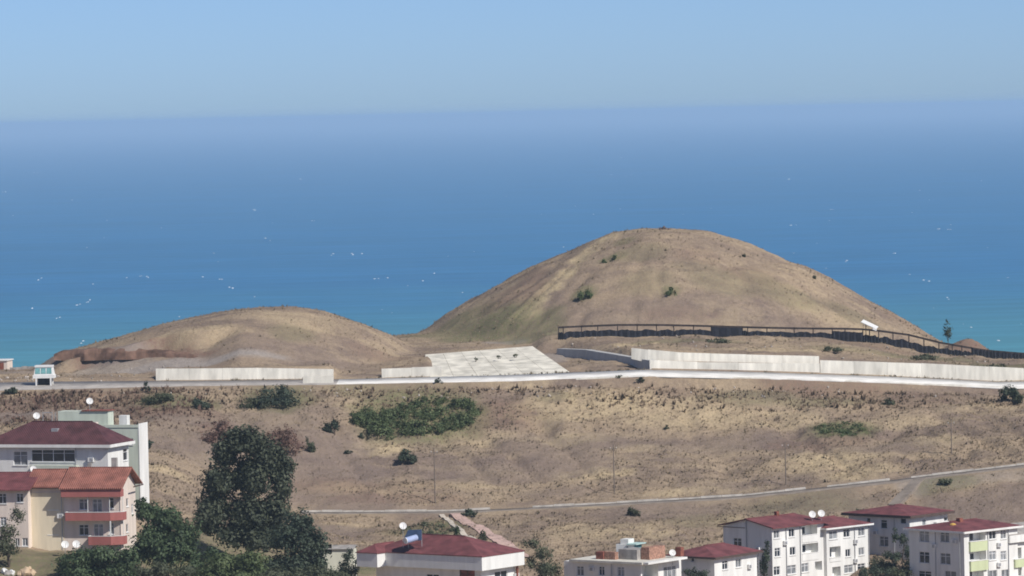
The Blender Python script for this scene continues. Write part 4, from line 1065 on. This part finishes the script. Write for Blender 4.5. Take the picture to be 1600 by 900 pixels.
def leaves(lobes, n, size, seed, flat=0.0):
    """lobes: (cx, cy, cz, rx, ry, rz); leaf clumps spread through the lobes' volume, thicker near the outside"""
    g = np.random.default_rng(seed)
    lb = np.array(lobes, float)
    vol = lb[:, 3] * lb[:, 4] * lb[:, 5]; pr = vol ** 0.7; pr /= pr.sum()
    # twigs: cluster centres, leaves gather round them
    nc = max(20, n // 14)
    k = g.choice(len(lb), nc, p=pr)
    d = g.normal(size=(nc, 3)); d /= np.linalg.norm(d, axis=1)[:, None]
    rad = (0.32 + 0.7 * g.random(nc) ** 0.7)
    cc = lb[k, :3] + d * rad[:, None] * lb[k, 3:6]
    ct = g.random(nc)
    j = g.integers(0, nc, n)
    sp = np.minimum(lb[k[j], 3:6], 3.0) * 0.20 + size * 0.4
    P = cc[j] + g.normal(size=(n, 3)) * sp * 0.7
    nrm = d[j] * 0.9 + g.normal(size=(n, 3)) * 0.42 + np.array([0, 0, 0.35]); nrm /= np.linalg.norm(nrm, axis=1)[:, None]
    up = g.normal(size=(n, 3)); a = np.cross(nrm, up); a /= np.linalg.norm(a, axis=1)[:, None]; b_ = np.cross(nrm, a)
    s = size * (0.55 + 0.9 * g.random(n))[:, None]
    q = np.stack([P - a * s * .5, P - b_ * s * .28 + nrm * s * 0.06, P + a * s * .5, P + b_ * s * .28 + nrm * s * .06], 1)
    V = q.reshape(-1, 3)
    F = np.arange(4 * n).reshape(n, 4)
    tint = np.clip(0.6 * ct[j] + 0.4 * g.random(n), 0, 1)
    return V, F, np.repeat(tint, 4)

def plant(name, label, cat, p, lobes, n, size, m, seed, trunk=None, limbs=4, group=None):
    root = empty(name, tuple(p)); tag(root, label, cat, group)
    V, F, t = leaves(lobes, n, size, seed)
    link('crown' if trunk else 'foliage', np_mesh('foliage', V, F, m, {'tint': ('FLOAT', 'POINT', t)}), root)
    g = random.Random(seed)
    if trunk:
        hgt, r0 = trunk
        mb = MB()
        pts = [Vector((0, 0, -0.6)), Vector((g.uniform(-.2, .2), g.uniform(-.2, .2), hgt * 0.5)), Vector((g.uniform(-.4, .4), g.uniform(-.4, .4), hgt))]
        mb.tube(pts[0], pts[1], r0, r0 * 0.75); mb.tube(pts[1], pts[2], r0 * 0.75, r0 * 0.45)
        mb.build('trunk', BARK, root)
        order = sorted(lobes, key=lambda L_: -L_[3] * L_[5])[:limbs]
        for L_ in order:
            b0 = pts[1].lerp(pts[2], g.uniform(0, 1))
            MB().tube(b0, Vector(L_[:3]), r0 * 0.4, r0 * 0.12, 6).build('limb', BARK, root)
    else:
        for L_ in lobes[:3]:
            MB().tube((L_[0] * .6, L_[1] * .6, -0.4), (L_[0], L_[1], L_[2]), 0.06, 0.02, 5).build('stem', BARK, root)
    return root

def auto_lobes(w, h, d, k, seed, z0=0.0):
    g = random.Random(seed); out = []
    for i in range(k):
        t = g.uniform(-1, 1); s_ = g.uniform(-1, 1); v = g.random()
        fall = math.sqrt(max(0.05, 1 - (t * t) * 0.85))
        rz = h * g.uniform(0.18, 0.30)
        out.append((t * w * 0.40, s_ * d * 0.38, z0 + rz * 0.7 + v * max(0, h * fall - rz * 1.6), w * g.uniform(0.13, 0.24), d * g.uniform(0.14, 0.24), rz))
    return out
def bush(px, py, wpx, hpx, m, label, n=None, name='bush', k=None, size=0.32, ymin=560, group=None, Y=None, sink=0.15):
    seed = int(px * 7 + py)
    if Y is None: g0 = hit(px, py + hpx / 2, ymin)
    else:
        q = at(px, py + hpx / 2, Y); g0 = Vector((q.x, Y, q.z))
    s_ = g0.y / FPX
    w, h = wpx * s_, hpx * s_
    k = k or max(5, int(w * 2.2))
    d = min(w, 6.0)
    lob = auto_lobes(w, h, d, k, seed, -sink)
    n = n or int(min(2600, max(260, 170 * w * h)))
    return plant(name, label, 'bush', g0, lob, n, size, m, seed, None, group=group)

# --- big trees lower left: lobes given in pixels of their crowns (px, py, rx, ry)
def tree_px(name, label, basepx, Y, blobs, n, size, m, trunk, seed, depth=0.8, basez=None):
    q = at(basepx[0], basepx[1], Y)
    g0 = Vector((q.x, Y, ground(q.x, Y) if basez is None else basez))
    s_ = Y / FPX; g = random.Random(seed)
    lob = []
    for px, py, rx, ry in blobs:
        c_ = at(px, py, Y) - g0
        for dy in (-0.6, 0.1, 0.7):
            rr = rx * s_
            lob.append((c_.x + g.uniform(-.25, .25) * rr, dy * rr * depth * 1.3 + g.uniform(-.3, .3), c_.z + g.uniform(-.2, .2) * ry * s_, rr * g.uniform(.7, .95), rr * g.uniform(.6, .9), ry * s_ * g.uniform(.7, .95)))
    return plant(name, label, 'tree', g0, lob, n, size, m, seed, trunk, limbs=7)
tree_px('broadleaf_tree', 'tallest tree, dark broad crown right of the pink house', (388, 850), 672,
        [(385, 690, 30, 22), (350, 705, 24, 26), (425, 712, 28, 28), (345, 750, 30, 30), (395, 745, 36, 34), (440, 752, 20, 34), (335, 795, 30, 30), (385, 800, 36, 30), (430, 800, 26, 32), (410, 840, 34, 22), (325, 825, 20, 16), (365, 675, 14, 10), (372, 832, 34, 20), (448, 728, 12, 16)], 30000, 0.52, LEAF_DK, (9.0, 0.45), 5)
tree_px('broadleaf_tree', 'dark green rounded tree just left of the limewashed shed', (470, 900), 655,
        [(465, 815, 26, 20), (450, 845, 34, 24), (490, 850, 24, 26), (470, 880, 40, 24), (430, 885, 30, 20), (500, 885, 16, 22)], 11000, 0.45, LEAF_BL, (5.0, 0.28), 6)
tree_px('broadleaf_tree', 'green leafy tree beside the sunlit end of the pink house', (262, 900), 652,
        [(235, 800, 22, 20), (262, 812, 28, 22), (285, 835, 28, 26), (240, 835, 30, 24), (265, 862, 40, 26), (225, 865, 22, 20), (222, 790, 10, 10), (300, 862, 16, 20)], 12000, 0.45, LEAF_GR, (5.0, 0.28), 7)
tree_px('garden_tree', 'leafy garden tree before the terraced house at the left edge', (14, 880), 651,
        [(10, 830, 20, 18), (28, 805, 14, 16), (5, 850, 20, 14), (-12, 820, 18, 20), (14, 862, 20, 12)], 3200, 0.32, LEAF_OL, (4.0, 0.2), 8)
tree_px('garden_tree', 'low dark shrubby tree under the pink house balconies', (150, 905), 646,
        [(120, 872, 30, 14), (160, 868, 30, 14), (195, 872, 26, 18), (135, 892, 40, 16), (185, 893, 30, 16), (98, 886, 18, 12)], 9000, 0.42, LEAF_GR, (2.5, 0.2), 9)
tree_px('garden_tree', 'bright green leafy bush tree at the bottom below the tallest tree', (360, 915), 640,
        [(345, 880, 30, 16), (385, 876, 26, 15), (330, 895, 26, 14), (375, 897, 30, 14), (405, 893, 18, 14)], 7000, 0.42, LEAF_BR, (2.0, 0.2), 10)
tree_px('garden_tree', 'grey green thicket at the bottom between two leafy trees', (270, 915), 636,
        [(255, 890, 20, 12), (285, 893, 22, 12), (225, 895, 16, 10)], 2600, 0.32, LEAF_OL, (1.5, 0.15), 11)
tree_px('garden_tree', 'dark leafy undergrowth at the bottom edge left of the shed', (480, 925), 634,
        [(430, 900, 26, 12), (465, 902, 26, 12), (500, 897, 24, 12), (530, 902, 20, 10)], 4200, 0.40, LEAF_OL, (1.5, 0.15), 41)
tree_px('garden_tree', 'mid green bush tree in the gap under the tallest tree', (318, 915), 645,
        [(312, 880, 18, 16), (330, 868, 14, 12), (300, 895, 18, 12), (322, 898, 20, 10)], 3200, 0.40, LEAF_GR, (1.8, 0.15), 43)
tree_px('young_conifer', 'small dark bluish tree between the shed and the crimson roof', (546, 900), 652,
        [(544, 872, 10, 12), (538, 885, 9, 12), (553, 884, 10, 14), (548, 862, 6, 8), (546, 897, 16, 12)], 1800, 0.28, LEAF_BL, (3.0, 0.14), 12)
tree_px('olive_tree', 'grey green olive tree right of the broad white eaves', (845, 905), 655,
        [(832, 850, 14, 10), (848, 866, 16, 14), (852, 890, 22, 16), (828, 878, 10, 10), (866, 892, 12, 14)], 2800, 0.30, LEAF_OL, (3.5, 0.16), 13)
tree_px('garden_tree', 'low dark shrub before the shaded wall of the small house', (1085, 905), 663,
        [(1080, 895, 12, 8), (1095, 898, 12, 8)], 900, 0.28, LEAF_BL, (1.0, 0.1), 14)
tree_px('creeper_tree', 'dark creeper clad tree in the gap left of the apartment block', (1192, 900), 684,
        [(1196, 868, 8, 14), (1192, 888, 9, 14), (1199, 850, 4, 8)], 1100, 0.28, LEAF_BL, (3.0, 0.14), 15)
tree_px('garden_tree', 'dark leafy shrub at the foot of the apartment wing', (1355, 905), 682,
        [(1350, 895, 12, 9), (1368, 892, 12, 9), (1383, 893, 10, 8)], 1300, 0.28, LEAF_BL, (1.2, 0.1), 16)
tree_px('creeper_tree', 'dark creeper climbing the corner of the house behind the blocks', (1410, 890), 701.5,
        [(1399, 838, 6, 10), (1412, 842, 7, 12), (1418, 860, 6, 14), (1400, 870, 9, 10), (1417, 880, 8, 12), (1385, 868, 8, 8)], 2200, 0.28, LEAF_BL, (4.0, 0.12), 17)
tree_px('garden_tree', 'brownish green shrub between the apartment wing and the lime block', (1408, 905), 690,
        [(1395, 892, 14, 8), (1415, 893, 12, 8), (1404, 898, 14, 8)], 1200, 0.28, LEAF_OL, (1.0, 0.1), 18)
tree_px('garden_tree', 'dark bush in the shaded gap below the creeper house', (1375, 900), 697,
        [(1372, 878, 12, 10), (1388, 884, 12, 8), (1366, 890, 10, 8)], 1500, 0.30, LEAF_DK, (1.0, 0.1), 42)
tree_px('slender_tree', 'slender dark tree standing against the sea beyond the railing', (1481, 533), 848,
        [(1480, 511, 6, 8), (1483, 520, 7, 8), (1477, 522, 4, 6), (1480, 503, 3, 4)], 420, 0.30, LEAF_BL, (2.0, 0.08), 19)

# --- shrubs on the field and the mounds
BUSHES = [
    (432, 617, 70, 34, LEAF_BL, 'dark green spreading shrub below the low wall of the small mound'),
    (400, 628, 50, 16, LEAF_OL, 'low olive green scrub left under the spreading shrub'),
    (310, 629, 34, 18, LEAF_BL, 'compact dark shrub on the slope left of the spreading shrub'),
    (252, 620, 50, 16, LEAF_OL, 'yellowish green scrub near the left end of the low wall'),
    (229, 603, 10, 20, LEAF_BL, 'small upright dark bush at the wall end by the gravel road'),
    (519, 663, 24, 28, LEAF_BL, 'round dark bush left of the green thicket'),
    (637, 709, 28, 28, LEAF_BL, 'round dark bush just below the green thicket'),
    (235, 693, 16, 14, LEAF_BL, 'small dark bush beside the sunlit end wall of the green block'),
    (566, 680, 12, 12, LEAF_BL, 'tiny dark bush at the lower left foot of the green thicket'),
    (545, 703, 12, 9, LEAF_BL, 'tiny dark tuft between the two round bushes'),
    (346, 672, 66, 40, LEAF_RD, 'reddish brown dry shrub behind the tallest tree, left one'),
    (436, 686, 66, 46, LEAF_RD, 'reddish brown dry shrub behind the tallest tree, right one'),
    (482, 693, 18, 24, LEAF_OL, 'yellowish green bush at the end of the dry shrubs'),
    (735, 799, 26, 16, LEAF_BL, 'bluish bush where the pink lane meets the country path'),
    (1575, 612, 32, 30, LEAF_BL, 'bluish green bush at the road edge far right'),
    (1594, 622, 18, 20, LEAF_OL, 'olive scrub beside the road bush at the right edge'),
    (1045, 664, 14, 12, LEAF_OL, 'small brown green tuft in mid field right of the thicket'),
    (990, 796, 18, 18, LEAF_OL, 'brownish bush under the country path kerb, centre right'),
    (912, 457, 26, 18, LEAF_BR, 'green bush on the left flank of the great mound'),
    (1048, 455, 17, 13, LEAF_BR, 'rounded green bush in the middle of the great mound'),
    (944, 407, 9, 8, LEAF_BR, 'lower of two small green tufts near the mound top'),
    (960, 402, 12, 9, LEAF_BR, 'upper of two small green tufts near the mound top'),
    (1162, 400, 6, 5, LEAF_OL, 'tiny dark tuft high on the right of the great mound'),
    (1272, 432, 6, 5, LEAF_OL, 'tiny dark tuft under the shoulder of the great mound'),
    (1455, 518, 10, 10, LEAF_OL, 'small shrub on the mound foot left of the slender tree'),
    (685, 594, 14, 10, LEAF_BL, 'small dark bush on the road edge below the ramp'),
    (1000, 591, 12, 9, LEAF_BL, 'small green bush on the edge of the white road'),
    (968, 590, 12, 7, LEAF_OL, 'low olive tuft on the white road edge, left of its neighbour'),
    (1480, 752, 28, 12, LEAF_OL, 'dull green scrub under the kerb beside the farm track'),
    (1385, 628, 22, 10, LEAF_OL, 'low dull scrub on the slope below the road, right'),
    (1300, 545, 30, 10, LEAF_OL, 'green scrub under the railing near its netting'),
    (1120, 532, 40, 8, LEAF_OL, 'low green weeds along the railing foot, centre'),
    (1545, 572, 60, 10, LEAF_OL, 'dull green weeds above the cream wall at the right edge'),
    (1440, 556, 40, 9, LEAF_OL, 'dry green weeds under the stepped part of the railing'),
    (1165, 868, 0, 0, None, None),
    (1345, 800, 22, 14, LEAF_OL, 'olive bush left behind the creeper clad house roof'),
    (715, 832, 12, 30, LEAF_GR, 'dark hedge along the beige footpath'),
    (757, 836, 16, 24, LEAF_OL, 'dark scrub between the footpath and the pink lane'),
    (15, 607, 26, 14, LEAF_BL, 'dark bush on the gravel road edge at far left'),
    (780, 555, 8, 4, LEAF_OL, 'small weed tuft on the ramp, left of the row'),
    (806, 553, 9, 4, LEAF_OL, 'small weed tuft on the ramp, right of the row'),
    (742, 559, 8, 4, LEAF_OL, 'lowest weed tuft on the bleached ramp'),
    (1110, 861, 18, 12, LEAF_OL, 'olive bush behind the small red roof'),
]
for px, py, w_, h_, m_, lab in BUSHES:
    if not m_: continue
    big = w_ > 30
    if (px, py) in ((715, 832), (757, 836)): bush(px, py, w_, h_, m_, lab, size=0.3, name='hedge')
    elif 730 < px < 810 and py < 562: 
        bush(px, py, w_, h_, m_, lab, n=120, size=0.18, name='weed', Y=822)
    else: bush(px, py, w_, h_, m_, lab, size=0.34 if w_ > 14 else 0.24, name='shrub')
# the green bramble thicket, spread on the slope
g0 = hit(650, 655)
lob = []
g_ = random.Random(3)
for i in range(230):
    px = g_.uniform(556, 744); t = (px - 650) / 95
    top = 640 - 18 * math.sqrt(max(0, 1 - ((px - 690) / 75) ** 2)) if px > 615 else 640 + (615 - px) * 0.12
    bot = 690 - max(0, px - 660) * 0.26 - max(0, 590 - px) * 0.65
    py = g_.uniform(top + 6, max(bot - 4, top + 8))
    q = hit(px, py) - g0
    r = g_.uniform(0.6, 1.3)
    lob.append((q.x, q.y, q.z + 0.3 + g_.random() * 0.5, r, r, r * g_.uniform(.5, .9)))
plant('bramble_thicket', 'large bright green bramble thicket in the middle of the dry field', 'thicket', g0, lob, 17000, 0.34, LEAF_BR, 21)
for i_, (px, py, rx, ry, lab) in enumerate(((1318, 672, 45, 10, 'flat patch of green weeds on the right of the dry field'), (665, 830, 45, 14, 'green grassy weeds above the crimson roof'))):
    g0 = hit(px, py); lob = []
    for i in range(40):
        a_ = g_.uniform(0, 6.28); r_ = math.sqrt(g_.random())
        q = hit(px + rx * r_ * math.cos(a_), py + ry * r_ * math.sin(a_)) - g0
        lob.append((q.x, q.y, q.z + 0.08, .7, .9, .22))
    plant('weed_patch', lab, 'weeds', g0, lob, 2600, 0.28, LEAF_BR if i_ == 0 else LEAF_OL, 30 + i_)

# ------------------------------------------------------------------ dry grass tufts over the slopes (nobody could count them)
GRASS = foliage_mat('dry_grass', (0.25, 0.19, 0.142), (0.50, 0.39, 0.26), rough=0.9, trans=0.2)
def bend_up(m, nv=(0.1, -0.25, 1.0)):
    nt = m.node_tree; v = nt.nodes.new('ShaderNodeCombineXYZ')
    for i, k in enumerate(nv): v.inputs[i].default_value = k
    nm = nt.nodes.new('ShaderNodeVectorMath'); nm.operation = 'NORMALIZE'; nt.links.new(v.outputs[0], nm.inputs[0])
    nt.links.new(nm.outputs[0], nt.nodes['Principled BSDF'].inputs['Normal'])
bend_up(GRASS)
def tufts(n, x0, x1, y0, y1, hmin, hmax, seed, keep):
    g = np.random.default_rng(seed)
    x = g.uniform(x0, x1, n); y = g.uniform(y0, y1, n)
    m_ = keep(x, y, g); x, y = x[m_], y[m_]
    z = T(x, y) + H
    gr, rd, ba, gy_, pl = cover(x, y)
    n = len(x)
    hh = (hmin + (hmax - hmin) * g.random(n) ** 2) * (0.65 + 0.8 * fbm(x / 6, y / 6, 61, 3))
    hh = hh * (1 - 0.6 * ba) * (1 - 0.8 * gy_)
    Vs = []; 
    tint = np.clip(0.36 + 0.55 * (fbm(x / 12, y / 12, 71, 3) - 0.5) * 2 + 0.5 * pl - 0.55 * rd - 0.45 * ba + 0.3 * (g.random(n) - 0.3), 0, 1)
    for k in range(4):
        a = g.random(n) * 2 * np.pi
        wd = hh * (0.16 + 0.2 * g.random(n)); lean = hh * (0.2 + 0.6 * g.random(n)); b_ = g.random(n) * 2 * np.pi
        ox = hh * 0.35 * (g.random(n) - .5); oy = hh * 0.35 * (g.random(n) - .5)
        ca, sa = np.cos(a) * wd, np.sin(a) * wd
        P0 = np.stack([x + ox - ca, y + oy - sa, z - 0.05], 1); P1 = np.stack([x + ox + ca, y + oy + sa, z - 0.05], 1)
        P2 = np.stack([x + ox + np.cos(b_) * lean, y + oy + np.sin(b_) * lean, z + hh * (0.7 + 0.5 * g.random(n))], 1)
        Vs.append(np.stack([P0, P1, P2], 1))
    V = np.concatenate(Vs).reshape(-1, 3)
    return V, np.arange(len(V)).reshape(-1, 3), np.repeat(np.tile(tint, 4), 3)
def field(x, y, g):
    px = 800 + x / y * FPX
    ok = ((y < 790.5) & ((y > 741) | (y < 734))) & (np.abs(px - 800) < 860)
    dens = 0.35 + 0.9 * fbm(x / 5, y / 5, 81, 3)
    return ok & (g.random(len(x)) < dens)
V, F, t = tufts(90000, -95, 95, 690, 791, 0.08, 0.36, 1, field)
tag(link('field_grass', np_mesh('grass', V, F, GRASS, {'tint': ('FLOAT', 'POINT', t)})), 'straw coloured dry grass covering the sloping field', 'grass', None, 'stuff')
def mounds(x, y, g):
    px = 800 + x / y * FPX
    ok = (np.abs(px - 800) < 850) & ~((x > -15) & (x < 9.5) & (y < 838)) & (y > 812)
    dens = 0.3 + 0.8 * fbm(x / 4, y / 4, 91, 3)
    return ok & (g.random(len(x)) < dens)
V, F, t = tufts(42000, -105, 105, 811, 892, 0.06, 0.26, 2, mounds)
tag(link('mound_grass', np_mesh('grass', V, F, GRASS, {'tint': ('FLOAT', 'POINT', t)})), 'short dry grass on the mounds and plateau', 'grass', None, 'stuff')

# coarser clumps of scrub on the mounds, the bank under the railing and the wall foot
OLIVE = foliage_mat('dry_olive_scrub', (0.20, 0.165, 0.11), (0.33, 0.27, 0.175), rough=0.9, trans=0.3)
bend_up(OLIVE)
def clumpy(x, y, g):
    ok = mounds(x, y, g)
    return ok & (fbm(x / 5, y / 5, 123, 3) > 0.53)
V, F, t = tufts(5500, -100, 100, 811, 892, 0.12, 0.48, 6, clumpy)
tag(link('mound_scrub', np_mesh('grass', V, F, OLIVE, {'tint': ('FLOAT', 'POINT', t)})), 'patchy olive brown scrub on the mounds', 'scrub', None, 'stuff')
def patchy(x, y, g):
    ok = field(x, y, g)
    return ok & (fbm(x / 7, y / 7, 133, 3) > 0.56)
V, F, t = tufts(7000, -95, 95, 690, 790, 0.15, 0.5, 7, patchy)
tag(link('field_scrub', np_mesh('grass', V, F, OLIVE, {'tint': ('FLOAT', 'POINT', t)})), 'patchy olive brown weeds among the dry grass of the field', 'scrub', None, 'stuff')
def foot(x, y, g):
    return fbm(x / 3, y / 3, 143, 2) > 0.48
V, F, t = tufts(700, -58, 96, 806.2, 807.2, 0.15, 0.5, 8, foot)
tag(link('wall_foot_weeds', np_mesh('grass', V, F, OLIVE, {'tint': ('FLOAT', 'POINT', t)})), 'sparse weeds along the foot of the concrete walls', 'weeds', None, 'stuff')

# dry weeds fringe along the road edge
WEEDS = foliage_mat('dry_weeds', (0.22, 0.16, 0.12), (0.38, 0.29, 0.20), rough=0.9, trans=0.35)
bend_up(WEEDS)
def fringe(x, y, g):
    return g.random(len(x)) < 0.3 + 0.9 * fbm(x / 3, y / 3, 95, 2)
V, F, t = tufts(2400, -100, 100, 782, 791.6, 0.2, 0.75, 3, fringe)
tag(link('roadside_weeds', np_mesh('grass', V, F, WEEDS, {'tint': ('FLOAT', 'POINT', t)})), 'tall brown weeds fringing the road above the field', 'weeds', None, 'stuff')
def redz(x, y, g):
    px = 800 + x / y * FPX
    return (px < 330) & (g.random(len(x)) < 0.2 + 1.0 * fbm(x / 3, y / 3, 96, 2))
SCRUB = foliage_mat('dry_red_scrub', (0.16, 0.098, 0.078), (0.30, 0.20, 0.145), rough=0.9, trans=0.2)
bend_up(SCRUB)
V, F, t = tufts(2600, -95, -45, 762, 791.6, 0.2, 0.8, 4, redz)
tag(link('dry_scrub', np_mesh('grass', V, F, SCRUB, {'tint': ('FLOAT', 'POINT', t)})), 'reddish dry scrub on the slope below the gravel road', 'scrub', None, 'stuff')

# loose stones along the road and the cut banks
g = np.random.default_rng(5)
bm = bmesh.new()
for i in range(520):
    r_ = g.random()
    if r_ < 0.5: x, y = g.uniform(-100, 95), g.uniform(787, 791.8)
    elif r_ < 0.75: x, y = g.uniform(-95, -58), g.uniform(806, 822)
    else: x, y = g.uniform(10, 95), g.uniform(812, 836)
    s_ = 0.06 + 0.22 * g.random() ** 3
    M4 = Matrix.Translation((x, y, ground(x, y) + s_ * 0.3)) @ Euler(tuple(g.uniform(0, 6, 3))).to_matrix().to_4x4() @ Matrix.Diagonal((s_ * g.uniform(.7, 1.5), s_ * g.uniform(.7, 1.3), s_ * g.uniform(.5, .9), 1))
    bmesh.ops.create_icosphere(bm, subdivisions=1, radius=1.0, matrix=M4)
me = bpy.data.meshes.new('stones'); bm.to_mesh(me); bm.free(); me.materials.append(mat('pale_stone', (0.45, 0.40, 0.35), 0.95, 0.3, 0.7))
tag(link('loose_stones', me), 'scattered pale stones along the road edge and banks', 'stones', None, 'stuff')

# ------------------------------------------------------------------ rubble and rags beside the terraced house
SACK = mat('tan_tarpaulin', (0.58, 0.44, 0.30), 0.9, 0.2, 2.0)
g0 = at(40, 878, 648)
g0.z = ground(g0.x, g0.y)
rb = empty('rubble_heap', tuple(g0)); tag(rb, 'heap of tan tarpaulin and white junk before the terraced house', 'rubble')
top_z = at(40, 862, 648).z - g0.z
for (x, z, r, m_) in ((0, .55, .8, SACK), (.8, .5, .6, SACK), (-.7, .35, .55, SACK), (-1.9, .6, .45, WHITE), (-2.9, .7, .5, WHITE), (-2.4, .4, .6, CEM), (.4, 1.0, .45, SACK)):
    bm = bmesh.new(); bmesh.ops.create_icosphere(bm, subdivisions=2, radius=r)
    for v in bm.verts: v.co *= random.uniform(0.72, 1.15)
    me = bpy.data.meshes.new('lump'); bm.to_mesh(me); bm.free(); me.materials.append(m_)
    link('lump', me, rb, (x, random.uniform(-.4, .4), z))

# ------------------------------------------------------------------ whitecaps: foam ridges on the sea
FOAM = mat('sea_foam', (0.86, 0.90, 0.92), 0.8, 0.05, 0.02)
caps = [(225, 432, 24), (345, 435, 10), (318, 432, 8), (88, 496, 14), (60, 436, 10), (135, 474, 20), (45, 484, 10), (130, 534, 14), (555, 397, 22), (585, 436, 14), (605, 435, 8), (678, 428, 8), (955, 273, 8), (1478, 358, 24), (1489, 352, 8), (1450, 440, 12), (1480, 466, 12), (1452, 478, 6), (1508, 508, 10),
        (1300, 328, 14), (1230, 280, 10), (400, 328, 14), (470, 280, 8), (5, 300, 10), (110, 313, 8), (165, 345, 7), (415, 372, 10), (420, 377, 8), (660, 440, 8), (515, 398, 10), (1240, 352, 12), (1110, 325, 8), (1320, 408, 12), (1400, 396, 10), (485, 345, 14), (55, 270, 10), (1560, 532, 8), (1500, 540, 14), (360, 450, 10), (1425, 332, 6), (880, 385, 6), (700, 400, 7)]
g = random.Random(9)
for i in range(60):
    caps.append((g.uniform(0, 1600), 215 + 290 * math.sqrt(g.random()), g.uniform(2.5, 6)))
V = []; F_ = []
for px, py, w_ in caps:
    d = ray(px, py)
    if d.z > -0.004: continue
    Y = -H / d.z; s_ = Y / FPX
    parts_ = max(1, int(w_ / 5))
    for k in range(parts_):
        cx = d.x * Y + (g.uniform(-.5, .5) * w_ if parts_ > 1 else 0) * s_; cy = Y + g.uniform(-30, 30)
        L_ = s_ * g.uniform(1.6, 4.6) * (1.0 if w_ > 6 else 0.7); hgt = s_ * g.uniform(0.35, 1.0) * (1.0 if w_ > 7 else 0.7); dp = g.uniform(6, 16)
        k0 = len(V); m_ = 6
        for i in range(m_ + 1):
            t = i / m_; e = math.sin(math.pi * t) ** 0.7
            x = cx + (t - .5) * L_; wig = g.uniform(-.25, .25)
            V += [(x, cy - dp * e * .5, -0.05), (x, cy + dp * wig * .3, hgt * e * g.uniform(.6, 1.1)), (x, cy + dp * e * .5, -0.05)]
        for i in range(m_):
            q = k0 + 3 * i
            F_ += [(q, q + 3, q + 4, q + 1), (q + 1, q + 4, q + 5, q + 2)]
tag(MB().add(V, F_).build('whitecaps', FOAM), 'white foam crests scattered over the blue sea', 'foam', None, 'stuff')
